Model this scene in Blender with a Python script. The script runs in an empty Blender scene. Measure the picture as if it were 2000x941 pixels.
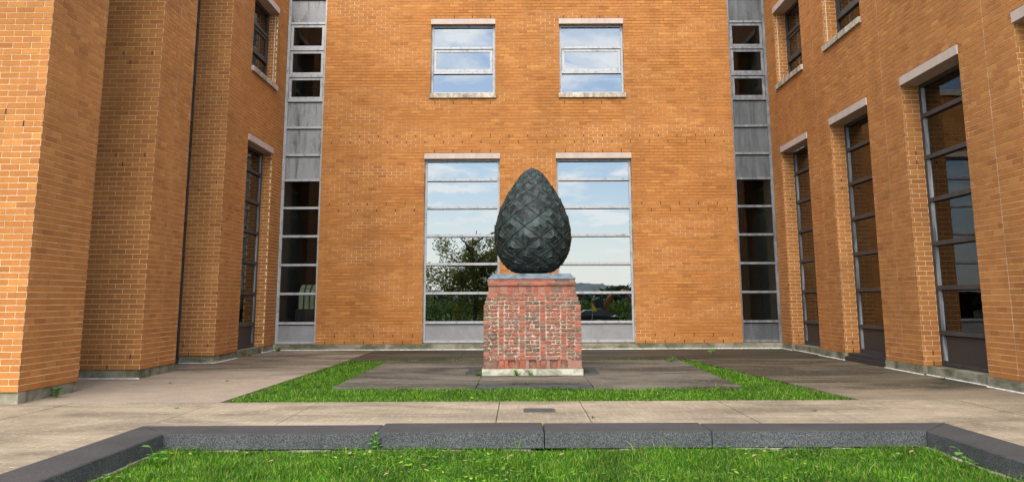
import bpy, math, random
import numpy as np
from mathutils import Vector, Matrix
random.seed(7); rng = np.random.default_rng(7)
R = math.radians
sc = bpy.context.scene
COL = sc.collection

# ------------------------------------------------------------------ camera
CAM = Vector((0.0, 0.0, 1.529))
F, CX, CY, PITCH, ROLL = 1679.3, 1012.6, 287.7, 9.9994, 0.2432     # pixels of a 2000 px wide picture
cd = bpy.data.cameras.new('camera'); cam = bpy.data.objects.new('camera', cd); COL.objects.link(cam)
cd.sensor_width = 36; cd.sensor_fit = 'HORIZONTAL'; cd.lens = F / 2000 * 36
cd.shift_x = -(CX - 1000) / 2000; cd.shift_y = (CY - 470.5) / 2000
cd.clip_start = 0.1; cd.clip_end = 3000
cam.matrix_world = Matrix.Translation(CAM) @ Matrix.Rotation(R(90 + PITCH), 4, 'X') @ Matrix.Rotation(R(-ROLL), 4, 'Z')
sc.camera = cam

# ------------------------------------------------------------------ sky, sun, exposure
SUN_EL, SUN_AZ = 44.0, -170.0          # azimuth measured from +Y towards +X: behind the camera and to its left
sd = Vector((math.sin(R(SUN_AZ)) * math.cos(R(SUN_EL)), math.cos(R(SUN_AZ)) * math.cos(R(SUN_EL)), math.sin(R(SUN_EL))))
ld = bpy.data.lights.new('sun', 'SUN'); ld.energy = 2.3; ld.angle = R(46); ld.color = (1.0, 0.94, 0.84)
sun = bpy.data.objects.new('sun', ld); COL.objects.link(sun)
sun.rotation_euler = (-sd).to_track_quat('-Z', 'Y').to_euler()
world = bpy.data.worlds.new('World'); sc.world = world; world.use_nodes = True
wn, wl = world.node_tree.nodes, world.node_tree.links
bg = wn['Background']; bg.inputs['Strength'].default_value = 0.15
sky = wn.new('ShaderNodeTexSky'); sky.sky_type = 'NISHITA'; sky.sun_disc = False
sky.sun_elevation = R(SUN_EL); sky.sun_rotation = R(SUN_AZ); sky.air_density = 1.0; sky.ozone_density = 3.0; sky.dust_density = 0.5
tc = wn.new('ShaderNodeTexCoord'); sep = wn.new('ShaderNodeSeparateXYZ'); wl.new(tc.outputs['Generated'], sep.inputs[0])
mx = wn.new('ShaderNodeMath'); mx.operation = 'MAXIMUM'; mx.inputs[1].default_value = 0.04; wl.new(sep.outputs['Z'], mx.inputs[0])
ad = wn.new('ShaderNodeMath'); ad.operation = 'ADD'; ad.inputs[1].default_value = 0.12; wl.new(mx.outputs[0], ad.inputs[0])
dv = wn.new('ShaderNodeVectorMath'); dv.operation = 'DIVIDE'
cb = wn.new('ShaderNodeCombineXYZ')
for i in range(3): wl.new(ad.outputs[0], cb.inputs[i])
wl.new(tc.outputs['Generated'], dv.inputs[0]); wl.new(cb.outputs[0], dv.inputs[1])
cn = wn.new('ShaderNodeTexNoise'); cn.inputs['Scale'].default_value = 3.0; cn.inputs['Detail'].default_value = 9; cn.inputs['Roughness'].default_value = 0.55
cn.inputs['Distortion'].default_value = 0.4
wl.new(dv.outputs[0], cn.inputs['Vector'])
cr = wn.new('ShaderNodeValToRGB'); cr.color_ramp.elements[0].position = 0.45; cr.color_ramp.elements[1].position = 0.62
wl.new(cn.outputs['Fac'], cr.inputs[0])
cf = wn.new('ShaderNodeMath'); cf.operation = 'MULTIPLY_ADD'; cf.inputs[1].default_value = 0.85; cf.inputs[2].default_value = 0.08
wl.new(cr.outputs[0], cf.inputs[0])
cm = wn.new('ShaderNodeMix'); cm.data_type = 'RGBA'; cm.inputs['B'].default_value = (10.4, 10.5, 10.6, 1)
hz = wn.new('ShaderNodeMapRange'); hz.inputs[1].default_value = 0.0; hz.inputs[2].default_value = 0.16; hz.inputs[3].default_value = 0.72; hz.inputs[4].default_value = 0.0
wl.new(sep.outputs['Z'], hz.inputs[0]); hm = wn.new('ShaderNodeMath'); hm.operation = 'MAXIMUM'; wl.new(cf.outputs[0], hm.inputs[0]); wl.new(hz.outputs[0], hm.inputs[1])
wl.new(hm.outputs[0], cm.inputs['Factor']); wl.new(sky.outputs[0], cm.inputs['A'])
wl.new(cm.outputs['Result'], bg.inputs['Color'])
sc.view_settings.view_transform = 'Standard'; sc.view_settings.look = 'None'
sc.view_settings.exposure = 1.17; sc.view_settings.gamma = 1.0; sc.view_settings.use_curve_mapping = False

# ------------------------------------------------------------------ materials
def mat(name, rough=0.8, spec=0.3, metal=0.0):
    m = bpy.data.materials.new(name); m.use_nodes = True
    b = m.node_tree.nodes['Principled BSDF']
    b.inputs['Roughness'].default_value = rough; b.inputs['Specular IOR Level'].default_value = spec; b.inputs['Metallic'].default_value = metal
    return m, m.node_tree.nodes, m.node_tree.links, b
def noise(n, l, scale, detail=6, rough=0.6, stretch=None, coord='Object', dist=0.0):
    t = n.new('ShaderNodeTexCoord'); x = n.new('ShaderNodeTexNoise')
    x.inputs['Scale'].default_value = scale; x.inputs['Detail'].default_value = detail; x.inputs['Roughness'].default_value = rough
    x.inputs['Distortion'].default_value = dist
    src = t.outputs[coord]
    if coord == 'World':
        pass
    if stretch:
        mp = n.new('ShaderNodeMapping'); mp.inputs['Scale'].default_value = stretch; l.new(src, mp.inputs[0]); src = mp.outputs[0]
    l.new(src, x.inputs['Vector']); return x.outputs['Fac']
def wnoise(n, l, scale, detail=6, rough=0.6, stretch=(1, 1, 1), dist=0.0):
    g = n.new('ShaderNodeNewGeometry'); mp = n.new('ShaderNodeMapping'); mp.inputs['Scale'].default_value = stretch
    x = n.new('ShaderNodeTexNoise'); x.inputs['Scale'].default_value = scale; x.inputs['Detail'].default_value = detail; x.inputs['Roughness'].default_value = rough
    x.inputs['Distortion'].default_value = dist
    l.new(g.outputs['Position'], mp.inputs[0]); l.new(mp.outputs[0], x.inputs['Vector']); return x.outputs['Fac']
def ramp(n, l, fac, stops):
    r = n.new('ShaderNodeValToRGB'); e = r.color_ramp.elements
    while len(e) < len(stops): e.new(0.5)
    for k, (p, c) in enumerate(stops):
        e[k].position = p; e[k].color = (*c, 1) if len(c) == 3 else c
    if fac is not None: l.new(fac, r.inputs[0])
    return r.outputs[0]
def mix(n, l, f, a, b, mode='MIX'):
    x = n.new('ShaderNodeMix'); x.data_type = 'RGBA'; x.blend_type = mode
    for key, v in (('Factor', f), ('A', a), ('B', b)):
        if isinstance(v, (int, float)): x.inputs[key].default_value = v
        elif isinstance(v, tuple): x.inputs[key].default_value = (*v, 1)
        else: l.new(v, x.inputs[key])
    return x.outputs['Result']
def bump(n, l, b, h, strength=0.3, dist=0.01):
    x = n.new('ShaderNodeBump'); x.inputs['Strength'].default_value = strength; x.inputs['Distance'].default_value = dist
    l.new(h, x.inputs['Height']); l.new(x.outputs[0], b.inputs['Normal'])
def rnd(n, l):
    g = n.new('ShaderNodeNewGeometry'); o = n.new('ShaderNodeObjectInfo'); a = n.new('ShaderNodeMath'); a.operation = 'ADD'
    l.new(g.outputs['Random Per Island'], a.inputs[0]); l.new(o.outputs['Random'], a.inputs[1])
    f = n.new('ShaderNodeMath'); f.operation = 'FRACT'; l.new(a.outputs[0], f.inputs[0]); return f.outputs[0]
def g3(v): return (v, v, v)

def brick_mat(name, c):
    m, n, l, b = mat(name, 0.85, 0.2)
    r = rnd(n, l)
    def s(k, h=1.0): return (c[0] * k, c[1] * k * h, c[2] * k * h)
    base = ramp(n, l, r, [(0, s(0.78, 0.94)), (0.06, s(0.92)), (0.45, s(0.98)), (0.75, s(1.03, 1.02)), (0.93, s(1.09, 1.06)), (1, s(1.17, 1.13))])
    big = ramp(n, l, wnoise(n, l, 0.45, 4), [(0.35, g3(0.90)), (0.7, g3(1.06))])
    fine = ramp(n, l, wnoise(n, l, 45, 4, 0.7), [(0.3, g3(0.80)), (0.7, g3(1.16))])
    streak = ramp(n, l, wnoise(n, l, 1.3, 6, 0.65, (1, 1, 0.12)), [(0.30, g3(0.84)), (0.55, g3(1.0))])
    x = mix(n, l, 1.0, base, big, 'MULTIPLY'); x = mix(n, l, 1.0, x, fine, 'MULTIPLY'); x = mix(n, l, 1.0, x, streak, 'MULTIPLY')
    l.new(x, b.inputs['Base Color']); bump(n, l, b, wnoise(n, l, 70, 5, 0.7), 0.35, 0.004)
    return m
BRICK = brick_mat('orange_brick', (0.372, 0.143, 0.036))
def mortar_mat():
    m, n, l, b = mat('tan_mortar', 0.95, 0.1)
    x = ramp(n, l, wnoise(n, l, 0.7, 6, 0.7, (0.45, 1, 1.6)), [(0.34, (0.13, 0.065, 0.028)), (0.46, (0.26, 0.135, 0.058)), (0.54, (0.50, 0.34, 0.18)), (0.66, (0.78, 0.62, 0.40))])
    x = mix(n, l, 1.0, x, ramp(n, l, wnoise(n, l, 30, 3), [(0.3, g3(0.8)), (0.7, g3(1.1))]), 'MULTIPLY')
    l.new(x, b.inputs['Base Color']); return m
MORTAR = mortar_mat()
def plain(name, c, rough=0.6, spec=0.3, metal=0.0, var=0.12, scale=6, stretch=(1, 1, 1), bmp=0.0):
    m, n, l, b = mat(name, rough, spec, metal)
    f = ramp(n, l, wnoise(n, l, scale, 6, 0.65, stretch), [(0.3, g3(1 - var)), (0.7, g3(1 + var))])
    l.new(mix(n, l, 1.0, c, f, 'MULTIPLY'), b.inputs['Base Color'])
    if bmp: bump(n, l, b, wnoise(n, l, scale * 6, 4), bmp, 0.005)
    return m
MORTAR_PALE = plain('pale_tan_mortar', (0.72, 0.57, 0.37), 0.95, 0.1, var=0.22, scale=0.9)
SEAL = plain('pale_sealant', (0.62, 0.52, 0.40), 0.8)
WHITE_SEAL = plain('white_caulk', (0.66, 0.65, 0.60), 0.8, var=0.45, scale=9)
DARK = plain('black_gap_and_shade', (0.012, 0.011, 0.010), 0.9)
LINTEL = plain('pink_precast', (0.41, 0.32, 0.265), 0.85, 0.2, var=0.12, scale=5, stretch=(1, 1, 0.4), bmp=0.15)
def stained(name, base, stain, lo=0.40, hi=0.62, scale=2.2, stretch=(1, 1, 0.3), rough=0.85, spec=0.25, metal=0.0, fine=40):
    m, n, l, b = mat(name, rough, spec, metal)
    f = ramp(n, l, wnoise(n, l, scale, 8, 0.68, stretch, 0.6), [(lo, (0, 0, 0)), (hi, (1, 1, 1))])
    x = mix(n, l, f, stain, base)
    x = mix(n, l, 1.0, x, ramp(n, l, wnoise(n, l, fine, 4, 0.7), [(0.3, g3(0.82)), (0.7, g3(1.14))]), 'MULTIPLY')
    l.new(x, b.inputs['Base Color']); bump(n, l, b, wnoise(n, l, fine, 4), 0.25, 0.006)
    return m
SILL = stained('weathered_sill', (0.50, 0.44, 0.35), (0.20, 0.16, 0.11), scale=5, stretch=(1, 1, 0.5))
PLINTH = stained('mossy_concrete', (0.26, 0.235, 0.17), (0.085, 0.082, 0.045), 0.38, 0.62, 1.6, (1, 1, 1.4))
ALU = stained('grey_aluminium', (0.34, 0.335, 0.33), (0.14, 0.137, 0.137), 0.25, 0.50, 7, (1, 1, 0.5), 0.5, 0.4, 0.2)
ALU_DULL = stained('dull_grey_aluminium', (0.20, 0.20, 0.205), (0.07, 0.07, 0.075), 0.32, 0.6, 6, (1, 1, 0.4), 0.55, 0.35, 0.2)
BRONZE = stained('dark_bronze_frame', (0.050, 0.046, 0.044), (0.022, 0.021, 0.021), 0.3, 0.6, 5, (1, 1, 0.4), 0.5, 0.4)
GREYJAMB = stained('greyed_frame', (0.30, 0.31, 0.31), (0.07, 0.075, 0.08), 0.35, 0.6, 4, (1, 1, 0.2), 0.5, 0.4)
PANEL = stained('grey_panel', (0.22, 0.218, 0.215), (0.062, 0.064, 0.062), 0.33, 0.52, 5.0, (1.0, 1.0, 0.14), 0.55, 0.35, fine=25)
PANEL_DULL = stained('darker_grey_panel', (0.10, 0.104, 0.108), (0.045, 0.047, 0.049), 0.35, 0.62, 4.5, (1.0, 1.0, 0.12), 0.6, 0.3, fine=25)  # darker panel tone for the right glazed strip
PANEL_CLEAN = stained('plain_grey_panel', (0.24, 0.235, 0.235), (0.17, 0.165, 0.165), 0.3, 0.7, 1.5, (1, 1, 0.6), 0.45, 0.4)
PANEL_DARK = stained('dark_bronze_panel', (0.034, 0.032, 0.031), (0.022, 0.021, 0.021), 0.3, 0.7, 3, (1, 1, 0.4), 0.5, 0.4)
def glass_mat(name, refl, tint):
    m = bpy.data.materials.new(name); m.use_nodes = True; n, l = m.node_tree.nodes, m.node_tree.links
    n.remove(n['Principled BSDF']); out = n['Material Output']
    t = n.new('ShaderNodeBsdfTransparent'); t.inputs[0].default_value = (*tint, 1)
    g = n.new('ShaderNodeBsdfGlossy'); g.inputs['Roughness'].default_value = 0.0; g.inputs['Color'].default_value = (0.94, 0.98, 1.0, 1)
    fr = n.new('ShaderNodeFresnel'); fr.inputs['IOR'].default_value = 1.5
    a = n.new('ShaderNodeMath'); a.operation = 'ADD'; a.use_clamp = True; a.inputs[1].default_value = refl; l.new(fr.outputs[0], a.inputs[0])
    ms = n.new('ShaderNodeMixShader'); l.new(a.outputs[0], ms.inputs[0]); l.new(t.outputs[0], ms.inputs[1]); l.new(g.outputs[0], ms.inputs[2])
    b = n.new('ShaderNodeBump'); b.inputs['Strength'].default_value = 0.04; b.inputs['Distance'].default_value = 0.02
    l.new(wnoise(n, l, 1.3, 2), b.inputs['Height']); l.new(b.outputs[0], g.inputs['Normal'])
    l.new(ms.outputs[0], out.inputs[0]); return m
GLASS = glass_mat('reflective_glass', 0.19, (0.12, 0.14, 0.13))
GLASS_DARK = glass_mat('dark_tinted_glass', 0.0, (0.45, 0.48, 0.46))
GLASS_STRIP = glass_mat('tinted_strip_glass', 0.0, (0.75, 0.80, 0.78))
ROOM = plain('room_paint', (0.22, 0.20, 0.18), 0.9)

def concrete(name, base, stain, lo, hi, scale, broom=False, drift=None):
    m, n, l, b = mat(name, 0.8, 0.25)
    nz = wnoise(n, l, scale, 9, 0.66, (0.55, 1.5, 1), 0.8)
    if drift:                              # second tone takes over smoothly with growing Y
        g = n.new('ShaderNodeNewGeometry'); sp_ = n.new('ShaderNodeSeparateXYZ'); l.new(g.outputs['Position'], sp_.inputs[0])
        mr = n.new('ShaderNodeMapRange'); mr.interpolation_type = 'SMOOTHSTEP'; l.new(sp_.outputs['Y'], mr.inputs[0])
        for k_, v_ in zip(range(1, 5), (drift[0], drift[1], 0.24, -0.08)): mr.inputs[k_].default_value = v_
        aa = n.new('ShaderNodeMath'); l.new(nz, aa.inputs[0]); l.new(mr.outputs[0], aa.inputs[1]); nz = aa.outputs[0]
    f = ramp(n, l, nz, [(lo, (0, 0, 0)), (hi, (1, 1, 1))])
    x = mix(n, l, f, stain, base)
    x = mix(n, l, 1.0, x, ramp(n, l, wnoise(n, l, 26, 6, 0.75), [(0.3, g3(0.78)), (0.7, g3(1.18))]), 'MULTIPLY')
    x = mix(n, l, 1.0, x, ramp(n, l, wnoise(n, l, 2.0, 6, 0.6), [(0.3, g3(0.85)), (0.7, g3(1.1))]), 'MULTIPLY')
    sp = ramp(n, l, wnoise(n, l, 16, 2, 0.5, (0.6, 2.2, 1)), [(0.63, (0, 0, 0)), (0.68, (1, 1, 1))])
    x = mix(n, l, mix(n, l, 0.8, (0, 0, 0), sp), x, tuple(min(0.75, v * 1.7) for v in base))
    if broom:
        x = mix(n, l, 1.0, x, ramp(n, l, wnoise(n, l, 38, 2, 0.5, (1, 0.04, 1)), [(0.35, g3(0.9)), (0.65, g3(1.07))]), 'MULTIPLY')
    l.new(x, b.inputs['Base Color']); bump(n, l, b, wnoise(n, l, 60, 5, 0.7), 0.3, 0.006)
    return m
PATH = concrete('pale_concrete', (0.30, 0.238, 0.160), (0.155, 0.122, 0.080), 0.36, 0.62, 0.8, True)
PAVE_SIDE = concrete('stained_concrete', (0.20, 0.152, 0.102), (0.075, 0.060, 0.040), 0.42, 0.62, 0.55)
PAVE_LEFT = concrete('graded_concrete_left', (0.25, 0.197, 0.142), (0.075, 0.059, 0.038), 0.36, 0.60, 0.55, False, (14.5, 22.5))
PAVE_RIGHT = concrete('graded_concrete_right', (0.185, 0.145, 0.095), (0.040, 0.032, 0.018), 0.38, 0.64, 0.55, False, (12.0, 17.0))
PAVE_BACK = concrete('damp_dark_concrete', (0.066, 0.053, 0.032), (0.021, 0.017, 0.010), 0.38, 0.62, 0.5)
PAVE_IN = concrete('weathered_concrete', (0.135, 0.115, 0.085), (0.040, 0.034, 0.024), 0.40, 0.60, 0.6)
SLATE = stained('blue_grey_slate', (0.060, 0.064, 0.064), (0.028, 0.028, 0.024), 0.35, 0.6, 5, (1, 1, 1))
BED = plain('dark_joint_bed', (0.07, 0.06, 0.045), 0.95)
SOIL = stained('lawn_soil', (0.055, 0.075, 0.018), (0.05, 0.042, 0.022), 0.35, 0.6, 3, (1, 1, 1))
def granite(name, a, bcol, c):
    m, n, l, b = mat(name, 0.75, 0.35)
    x = ramp(n, l, wnoise(n, l, 95, 4, 0.75), [(0.34, a), (0.48, bcol), (0.64, c)])
    x = mix(n, l, 1.0, x, ramp(n, l, wnoise(n, l, 1.8, 5), [(0.3, g3(0.75)), (0.7, g3(1.12))]), 'MULTIPLY')
    l.new(x, b.inputs['Base Color']); bump(n, l, b, wnoise(n, l, 80, 4), 0.4, 0.006); return m
GR_FACE = granite('grey_granite', (0.007, 0.008, 0.0075), (0.036, 0.039, 0.038), (0.15, 0.155, 0.15))
GR_TOP = granite('flamed_granite_top', (0.014, 0.0128, 0.012), (0.033, 0.030, 0.0285), (0.072, 0.066, 0.062))
FOOT = stained('footing_concrete', (0.36, 0.33, 0.24), (0.14, 0.125, 0.085), 0.36, 0.62, 6, (1, 1, 1))
IRON = plain('iron_cover', (0.055, 0.052, 0.05), 0.6, var=0.25, scale=30)
def red_brick():
    m, n, l, b = mat('old_red_brick', 0.85, 0.2)
    o = n.new('ShaderNodeObjectInfo')
    x = ramp(n, l, o.outputs['Random'], [(0, (0.15, 0.09, 0.06)), (0.16, (0.27, 0.085, 0.052)), (0.45, (0.38, 0.098, 0.054)), (0.72, (0.46, 0.12, 0.066)), (0.88, (0.38, 0.17, 0.12)), (1, (0.20, 0.15, 0.105))])
    p = ramp(n, l, wnoise(n, l, 9, 5, 0.65), [(0.44, (0, 0, 0)), (0.68, (1, 1, 1))])
    x = mix(n, l, mix(n, l, 0.6, (0, 0, 0), p), x, (0.34, 0.225, 0.17))
    x = mix(n, l, ramp(n, l, wnoise(n, l, 3.5, 6, 0.7), [(0.56, (0, 0, 0)), (0.72, (0.8, 0.8, 0.8))]), x, (0.10, 0.085, 0.06))
    x = mix(n, l, 1.0, x, ramp(n, l, wnoise(n, l, 60, 4), [(0.3, g3(0.75)), (0.7, g3(1.18))]), 'MULTIPLY')
    x = mix(n, l, 1.0, x, (0.76, 0.76, 0.76), 'MULTIPLY')
    l.new(x, b.inputs['Base Color']); bump(n, l, b, wnoise(n, l, 50, 5), 0.4, 0.006); return m
def rough_brick():
    m, n, l, b = mat('crumbling_brick', 0.92, 0.1)
    o = n.new('ShaderNodeObjectInfo')
    x = ramp(n, l, o.outputs['Random'], [(0, (0.14, 0.105, 0.07)), (0.3, (0.29, 0.125, 0.082)), (0.6, (0.33, 0.115, 0.075)), (0.85, (0.26, 0.185, 0.13)), (1, (0.10, 0.085, 0.06))])
    x = mix(n, l, ramp(n, l, wnoise(n, l, 22, 5, 0.7), [(0.48, (0, 0, 0)), (0.66, (0.65, 0.65, 0.65))]), x, (0.36, 0.25, 0.185))
    x = mix(n, l, ramp(n, l, wnoise(n, l, 17, 4, 0.7), [(0.52, (0, 0, 0)), (0.66, (0.7, 0.7, 0.7))]), x, (0.28, 0.075, 0.046))
    x = mix(n, l, ramp(n, l, wnoise(n, l, 42, 3, 0.6), [(0.63, (0, 0, 0)), (0.69, (1, 1, 1))]), x, (0.70, 0.63, 0.54))
    x = mix(n, l, ramp(n, l, wnoise(n, l, 24, 3, 0.6, (1, 1, 1.6)), [(0.29, (0.8, 0.8, 0.8)), (0.36, (0, 0, 0))]), x, (0.10, 0.075, 0.05))
    x = mix(n, l, 1.0, x, (0.70, 0.68, 0.66), 'MULTIPLY')
    l.new(x, b.inputs['Base Color']); bump(n, l, b, wnoise(n, l, 40, 5, 0.75), 0.7, 0.012); return m
RED, ROUGH = red_brick(), rough_brick()
OLDMORTAR = stained('old_lime_mortar', (0.44, 0.37, 0.28), (0.08, 0.068, 0.048), 0.34, 0.6, 8, (1, 1, 1))
PALESLAB = stained('pale_base_slab', (0.44, 0.415, 0.32), (0.16, 0.15, 0.10), 0.36, 0.56, 3.2, (1, 1, 1))
LEAD = stained('lead_sheet', (0.16, 0.19, 0.21), (0.055, 0.07, 0.075), 0.3, 0.65, 6, (1, 1, 1), 0.5, 0.5)
def bronze_patina():
    m, n, l, b = mat('patinated_bronze', 0.55, 0.3)
    r = rnd(n, l)
    x = ramp(n, l, r, [(0, (0.004, 0.006, 0.0055)), (0.5, (0.007, 0.011, 0.010)), (1, (0.013, 0.021, 0.019))])
    x = mix(n, l, ramp(n, l, wnoise(n, l, 7, 7, 0.7, (1, 1, 0.6), 0.8), [(0.46, (0, 0, 0)), (0.66, (1, 1, 1))]), x, (0.038, 0.060, 0.054))
    x = mix(n, l, ramp(n, l, wnoise(n, l, 14, 5, 0.7), [(0.5, (0, 0, 0)), (0.68, (1, 1, 1))]), x, (0.013, 0.013, 0.012))
    l.new(x, b.inputs['Base Color']); bump(n, l, b, wnoise(n, l, 22, 6, 0.7), 0.35, 0.012); return m
BRZ = bronze_patina()
BRZ_EDGE = stained('verdigris_edge', (0.11, 0.15, 0.135), (0.018, 0.026, 0.024), 0.42, 0.60, 5, (1, 1, 1), 0.55, 0.4)
BRZ_BOSS = plain('dark_bronze_boss', (0.009, 0.010, 0.0095), 0.5, 0.4, var=0.35, scale=14)
def leaf_mat(name, stops, trans=0.25):
    m, n, l, b = mat(name, 0.55, 0.3)
    r = rnd(n, l); x = ramp(n, l, r, stops)
    x = mix(n, l, 1.0, x, ramp(n, l, wnoise(n, l, 1.6, 5), [(0.32, g3(0.62)), (0.68, g3(1.32))]), 'MULTIPLY')
    l.new(x, b.inputs['Base Color'])
    t = n.new('ShaderNodeBsdfTranslucent'); l.new(x, t.inputs[0]); ms = n.new('ShaderNodeMixShader'); ms.inputs[0].default_value = trans
    l.new(b.outputs[0], ms.inputs[1]); l.new(t.outputs[0], ms.inputs[2]); l.new(ms.outputs[0], n['Material Output'].inputs[0]); return m
GRASS = leaf_mat('grass_blades', [(0, (0.013, 0.060, 0.002)), (0.45, (0.045, 0.150, 0.003)), (0.8, (0.115, 0.26, 0.008)), (0.93, (0.26, 0.40, 0.03)), (0.97, (0.32, 0.36, 0.09)), (1, (0.40, 0.33, 0.14))], 0.35)
WEED = leaf_mat('weed_leaves', [(0, (0.05, 0.15, 0.015)), (1, (0.13, 0.30, 0.03))], 0.3)
TREELEAF = leaf_mat('tree_leaves', [(0, (0.12, 0.14, 0.025)), (0.6, (0.18, 0.20, 0.036)), (1, (0.28, 0.26, 0.06))], 0.6)
HEDGELEAF = leaf_mat('hedge_leaves', [(0, (0.05, 0.11, 0.012)), (0.6, (0.11, 0.20, 0.02)), (1, (0.20, 0.30, 0.04))], 0.3)
BARK = stained('bark', (0.11, 0.085, 0.06), (0.045, 0.035, 0.025), 0.35, 0.6, 6, (1, 1, 0.3))
DRYLEAF = plain('dry_leaf', (0.32, 0.17, 0.07), 0.8, var=0.3, scale=30)
FIELD = stained('rough_grass', (0.060, 0.12, 0.018), (0.045, 0.075, 0.016), 0.35, 0.6, 0.8, (1, 1, 1))
HILL = plain('hazy_wooded_hill', (0.13, 0.17, 0.17), 0.95, var=0.35, scale=0.06)  # distance haze is put into this bluish grey base colour
WOOD = leaf_mat('far_wood', [(0, (0.025, 0.045, 0.018)), (1, (0.06, 0.09, 0.035))], 0.1)
CARPAINT = plain('dark_car_paint', (0.012, 0.018, 0.017), 0.25, 0.6)
RUBBER = plain('tyre_rubber', (0.014, 0.014, 0.014), 0.85)
DIGGER = plain('orange_red_steel', (0.24, 0.050, 0.018), 0.45, 0.4, var=0.2)
STEEL = plain('bare_steel', (0.35, 0.34, 0.33), 0.4, 0.5)
YELLOW = plain('yellow_cloth', (0.75, 0.42, 0.02), 0.8)
BEIGE = plain('beige_plastic', (0.62, 0.60, 0.42), 0.5, var=0.06)
POSTER = plain('amber_board', (0.80, 0.47, 0.10), 0.7, var=0.35, scale=7)
pb = POSTER.node_tree.nodes['Principled BSDF']; pb.inputs['Emission Color'].default_value = (0.9, 0.48, 0.08, 1); pb.inputs['Emission Strength'].default_value = 0.35      # a lit board

# ------------------------------------------------------------------ mesh helpers
class MB:
    def __init__(s): s.v, s.f, s.m = [], [], []
    def face(s, pts, mi=0):
        k = len(s.v); s.v += [tuple(p) for p in pts]; s.f.append(tuple(range(k, k + len(pts)))); s.m.append(mi)
    def hexa(s, p, mi=0, skip=(), top=None):       # p: 8 points, bottom 0-3, top 4-7
        k = len(s.v); s.v += [tuple(q) for q in p]
        for i, q in enumerate(((0, 3, 2, 1), (4, 5, 6, 7), (0, 1, 5, 4), (1, 2, 6, 5), (2, 3, 7, 6), (3, 0, 4, 7))):
            if i in skip: continue
            s.f.append(tuple(k + j for j in q)); s.m.append(top if (top is not None and i == 1) else mi)
    def box(s, x0, x1, y0, y1, z0, z1, mi=0, top=None):
        s.hexa([(x0, y0, z0), (x1, y0, z0), (x1, y1, z0), (x0, y1, z0), (x0, y0, z1), (x1, y0, z1), (x1, y1, z1), (x0, y1, z1)], mi, (), top)
    def tube(s, pts, rad, seg=8, mi=0, cap=True):
        rings = []
        for i, p in enumerate(pts):
            p = Vector(p); a = Vector(pts[max(0, i - 1)]); b = Vector(pts[min(len(pts) - 1, i + 1)]); d = (b - a).normalized()
            q = d.to_track_quat('Z', 'Y'); k = len(s.v)
            for j in range(seg):
                t = 2 * math.pi * j / seg; s.v.append(tuple(p + q @ Vector((math.cos(t) * rad[i], math.sin(t) * rad[i], 0))))
            rings.append(k)
        for a, b in zip(rings, rings[1:]):
            for j in range(seg):
                s.f.append((a + j, a + (j + 1) % seg, b + (j + 1) % seg, b + j)); s.m.append(mi)
        if cap:
            s.f.append(tuple(rings[0] + j for j in reversed(range(seg)))); s.m.append(mi)
            s.f.append(tuple(rings[-1] + j for j in range(seg))); s.m.append(mi)
    def build(s, name, mats, parent=None, smooth=False, kind=None, label=None):
        me = bpy.data.meshes.new(name); me.from_pydata(s.v, [], s.f)
        mats = mats if isinstance(mats, (list, tuple)) else [mats]
        for m in mats: me.materials.append(m)
        if len(mats) > 1: me.polygons.foreach_set('material_index', s.m)
        if smooth: me.polygons.foreach_set('use_smooth', [True] * len(s.f))
        me.update(); o = bpy.data.objects.new(name, me); COL.objects.link(o)
        if parent: o.parent = parent; o.matrix_parent_inverse = parent_inv(parent)
        if kind: o['kind'] = kind
        if label: o['label'] = label
        return o
def parent_inv(p):
    m = Matrix.Identity(4); c = p
    chain = []
    while c: chain.append(c); c = c.parent
    for c in reversed(chain): m = m @ (c.matrix_parent_inverse @ c.matrix_basis)
    return m.inverted()
def thing(name, loc, label, cat, group=None):
    o = bpy.data.objects.new(name, None); o.location = loc; o.empty_display_size = 0.3; COL.objects.link(o)
    return tag(o, label, cat, group)
def tag(o, label, cat, group=None):
    o['label'] = label; o['category'] = cat
    if group: o['group'] = group
    return o
class Fr:                                      # local frame of a wall: u along, d outwards, z up
    def __init__(s, o, u, n): s.o, s.u, s.n = Vector(o), Vector(u), Vector(n)
    def p(s, u, d, z): return s.o + s.u * u + s.n * d + Vector((0, 0, z))
    def box(s, mb, u0, u1, d0, d1, z0, z1, mi=0, tilt=(0, 0)):
        um, zm = (u0 + u1) / 2, (z0 + z1) / 2
        P = [s.p(u, d + tilt[0] * (u - um) + tilt[1] * (z - zm), z) for z in (z0, z1) for (u, d) in ((u0, d0), (u1, d0), (u1, d1), (u0, d1))]
        if s.u.cross(s.n).z < 0: P = [P[i] for i in (3, 2, 1, 0, 7, 6, 5, 4)]
        mb.hexa(P, mi)

# ------------------------------------------------------------------ building dimensions (metres)
XL, XR, D = -7.565, 8.134, 27.16
BZ, CH, TOP = 0.18, 0.0995, 12.12             # brick base, course height, wall top (120 courses)
L, LS = 0.300, 0.302
def cz(i): return BZ + i * CH
YA = 13.39; YB = YA + 14 * LS; YC = YB + 14 * LS; YD = YC + 14 * LS; PIER, GAP = 6 * LS, 8 * LS
YR = 17.78

def project(p):
    v = Vector(p) - CAM; pi, ro = R(PITCH), R(ROLL)
    d = v.y * math.cos(pi) + v.z * math.sin(pi); w = -v.y * math.sin(pi) + v.z * math.cos(pi)
    if d <= 0.1: return None
    a, b = F * v.x / d, -F * w / d
    return CX + math.cos(ro) * a + math.sin(ro) * b, CY - math.sin(ro) * a + math.cos(ro) * b

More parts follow.
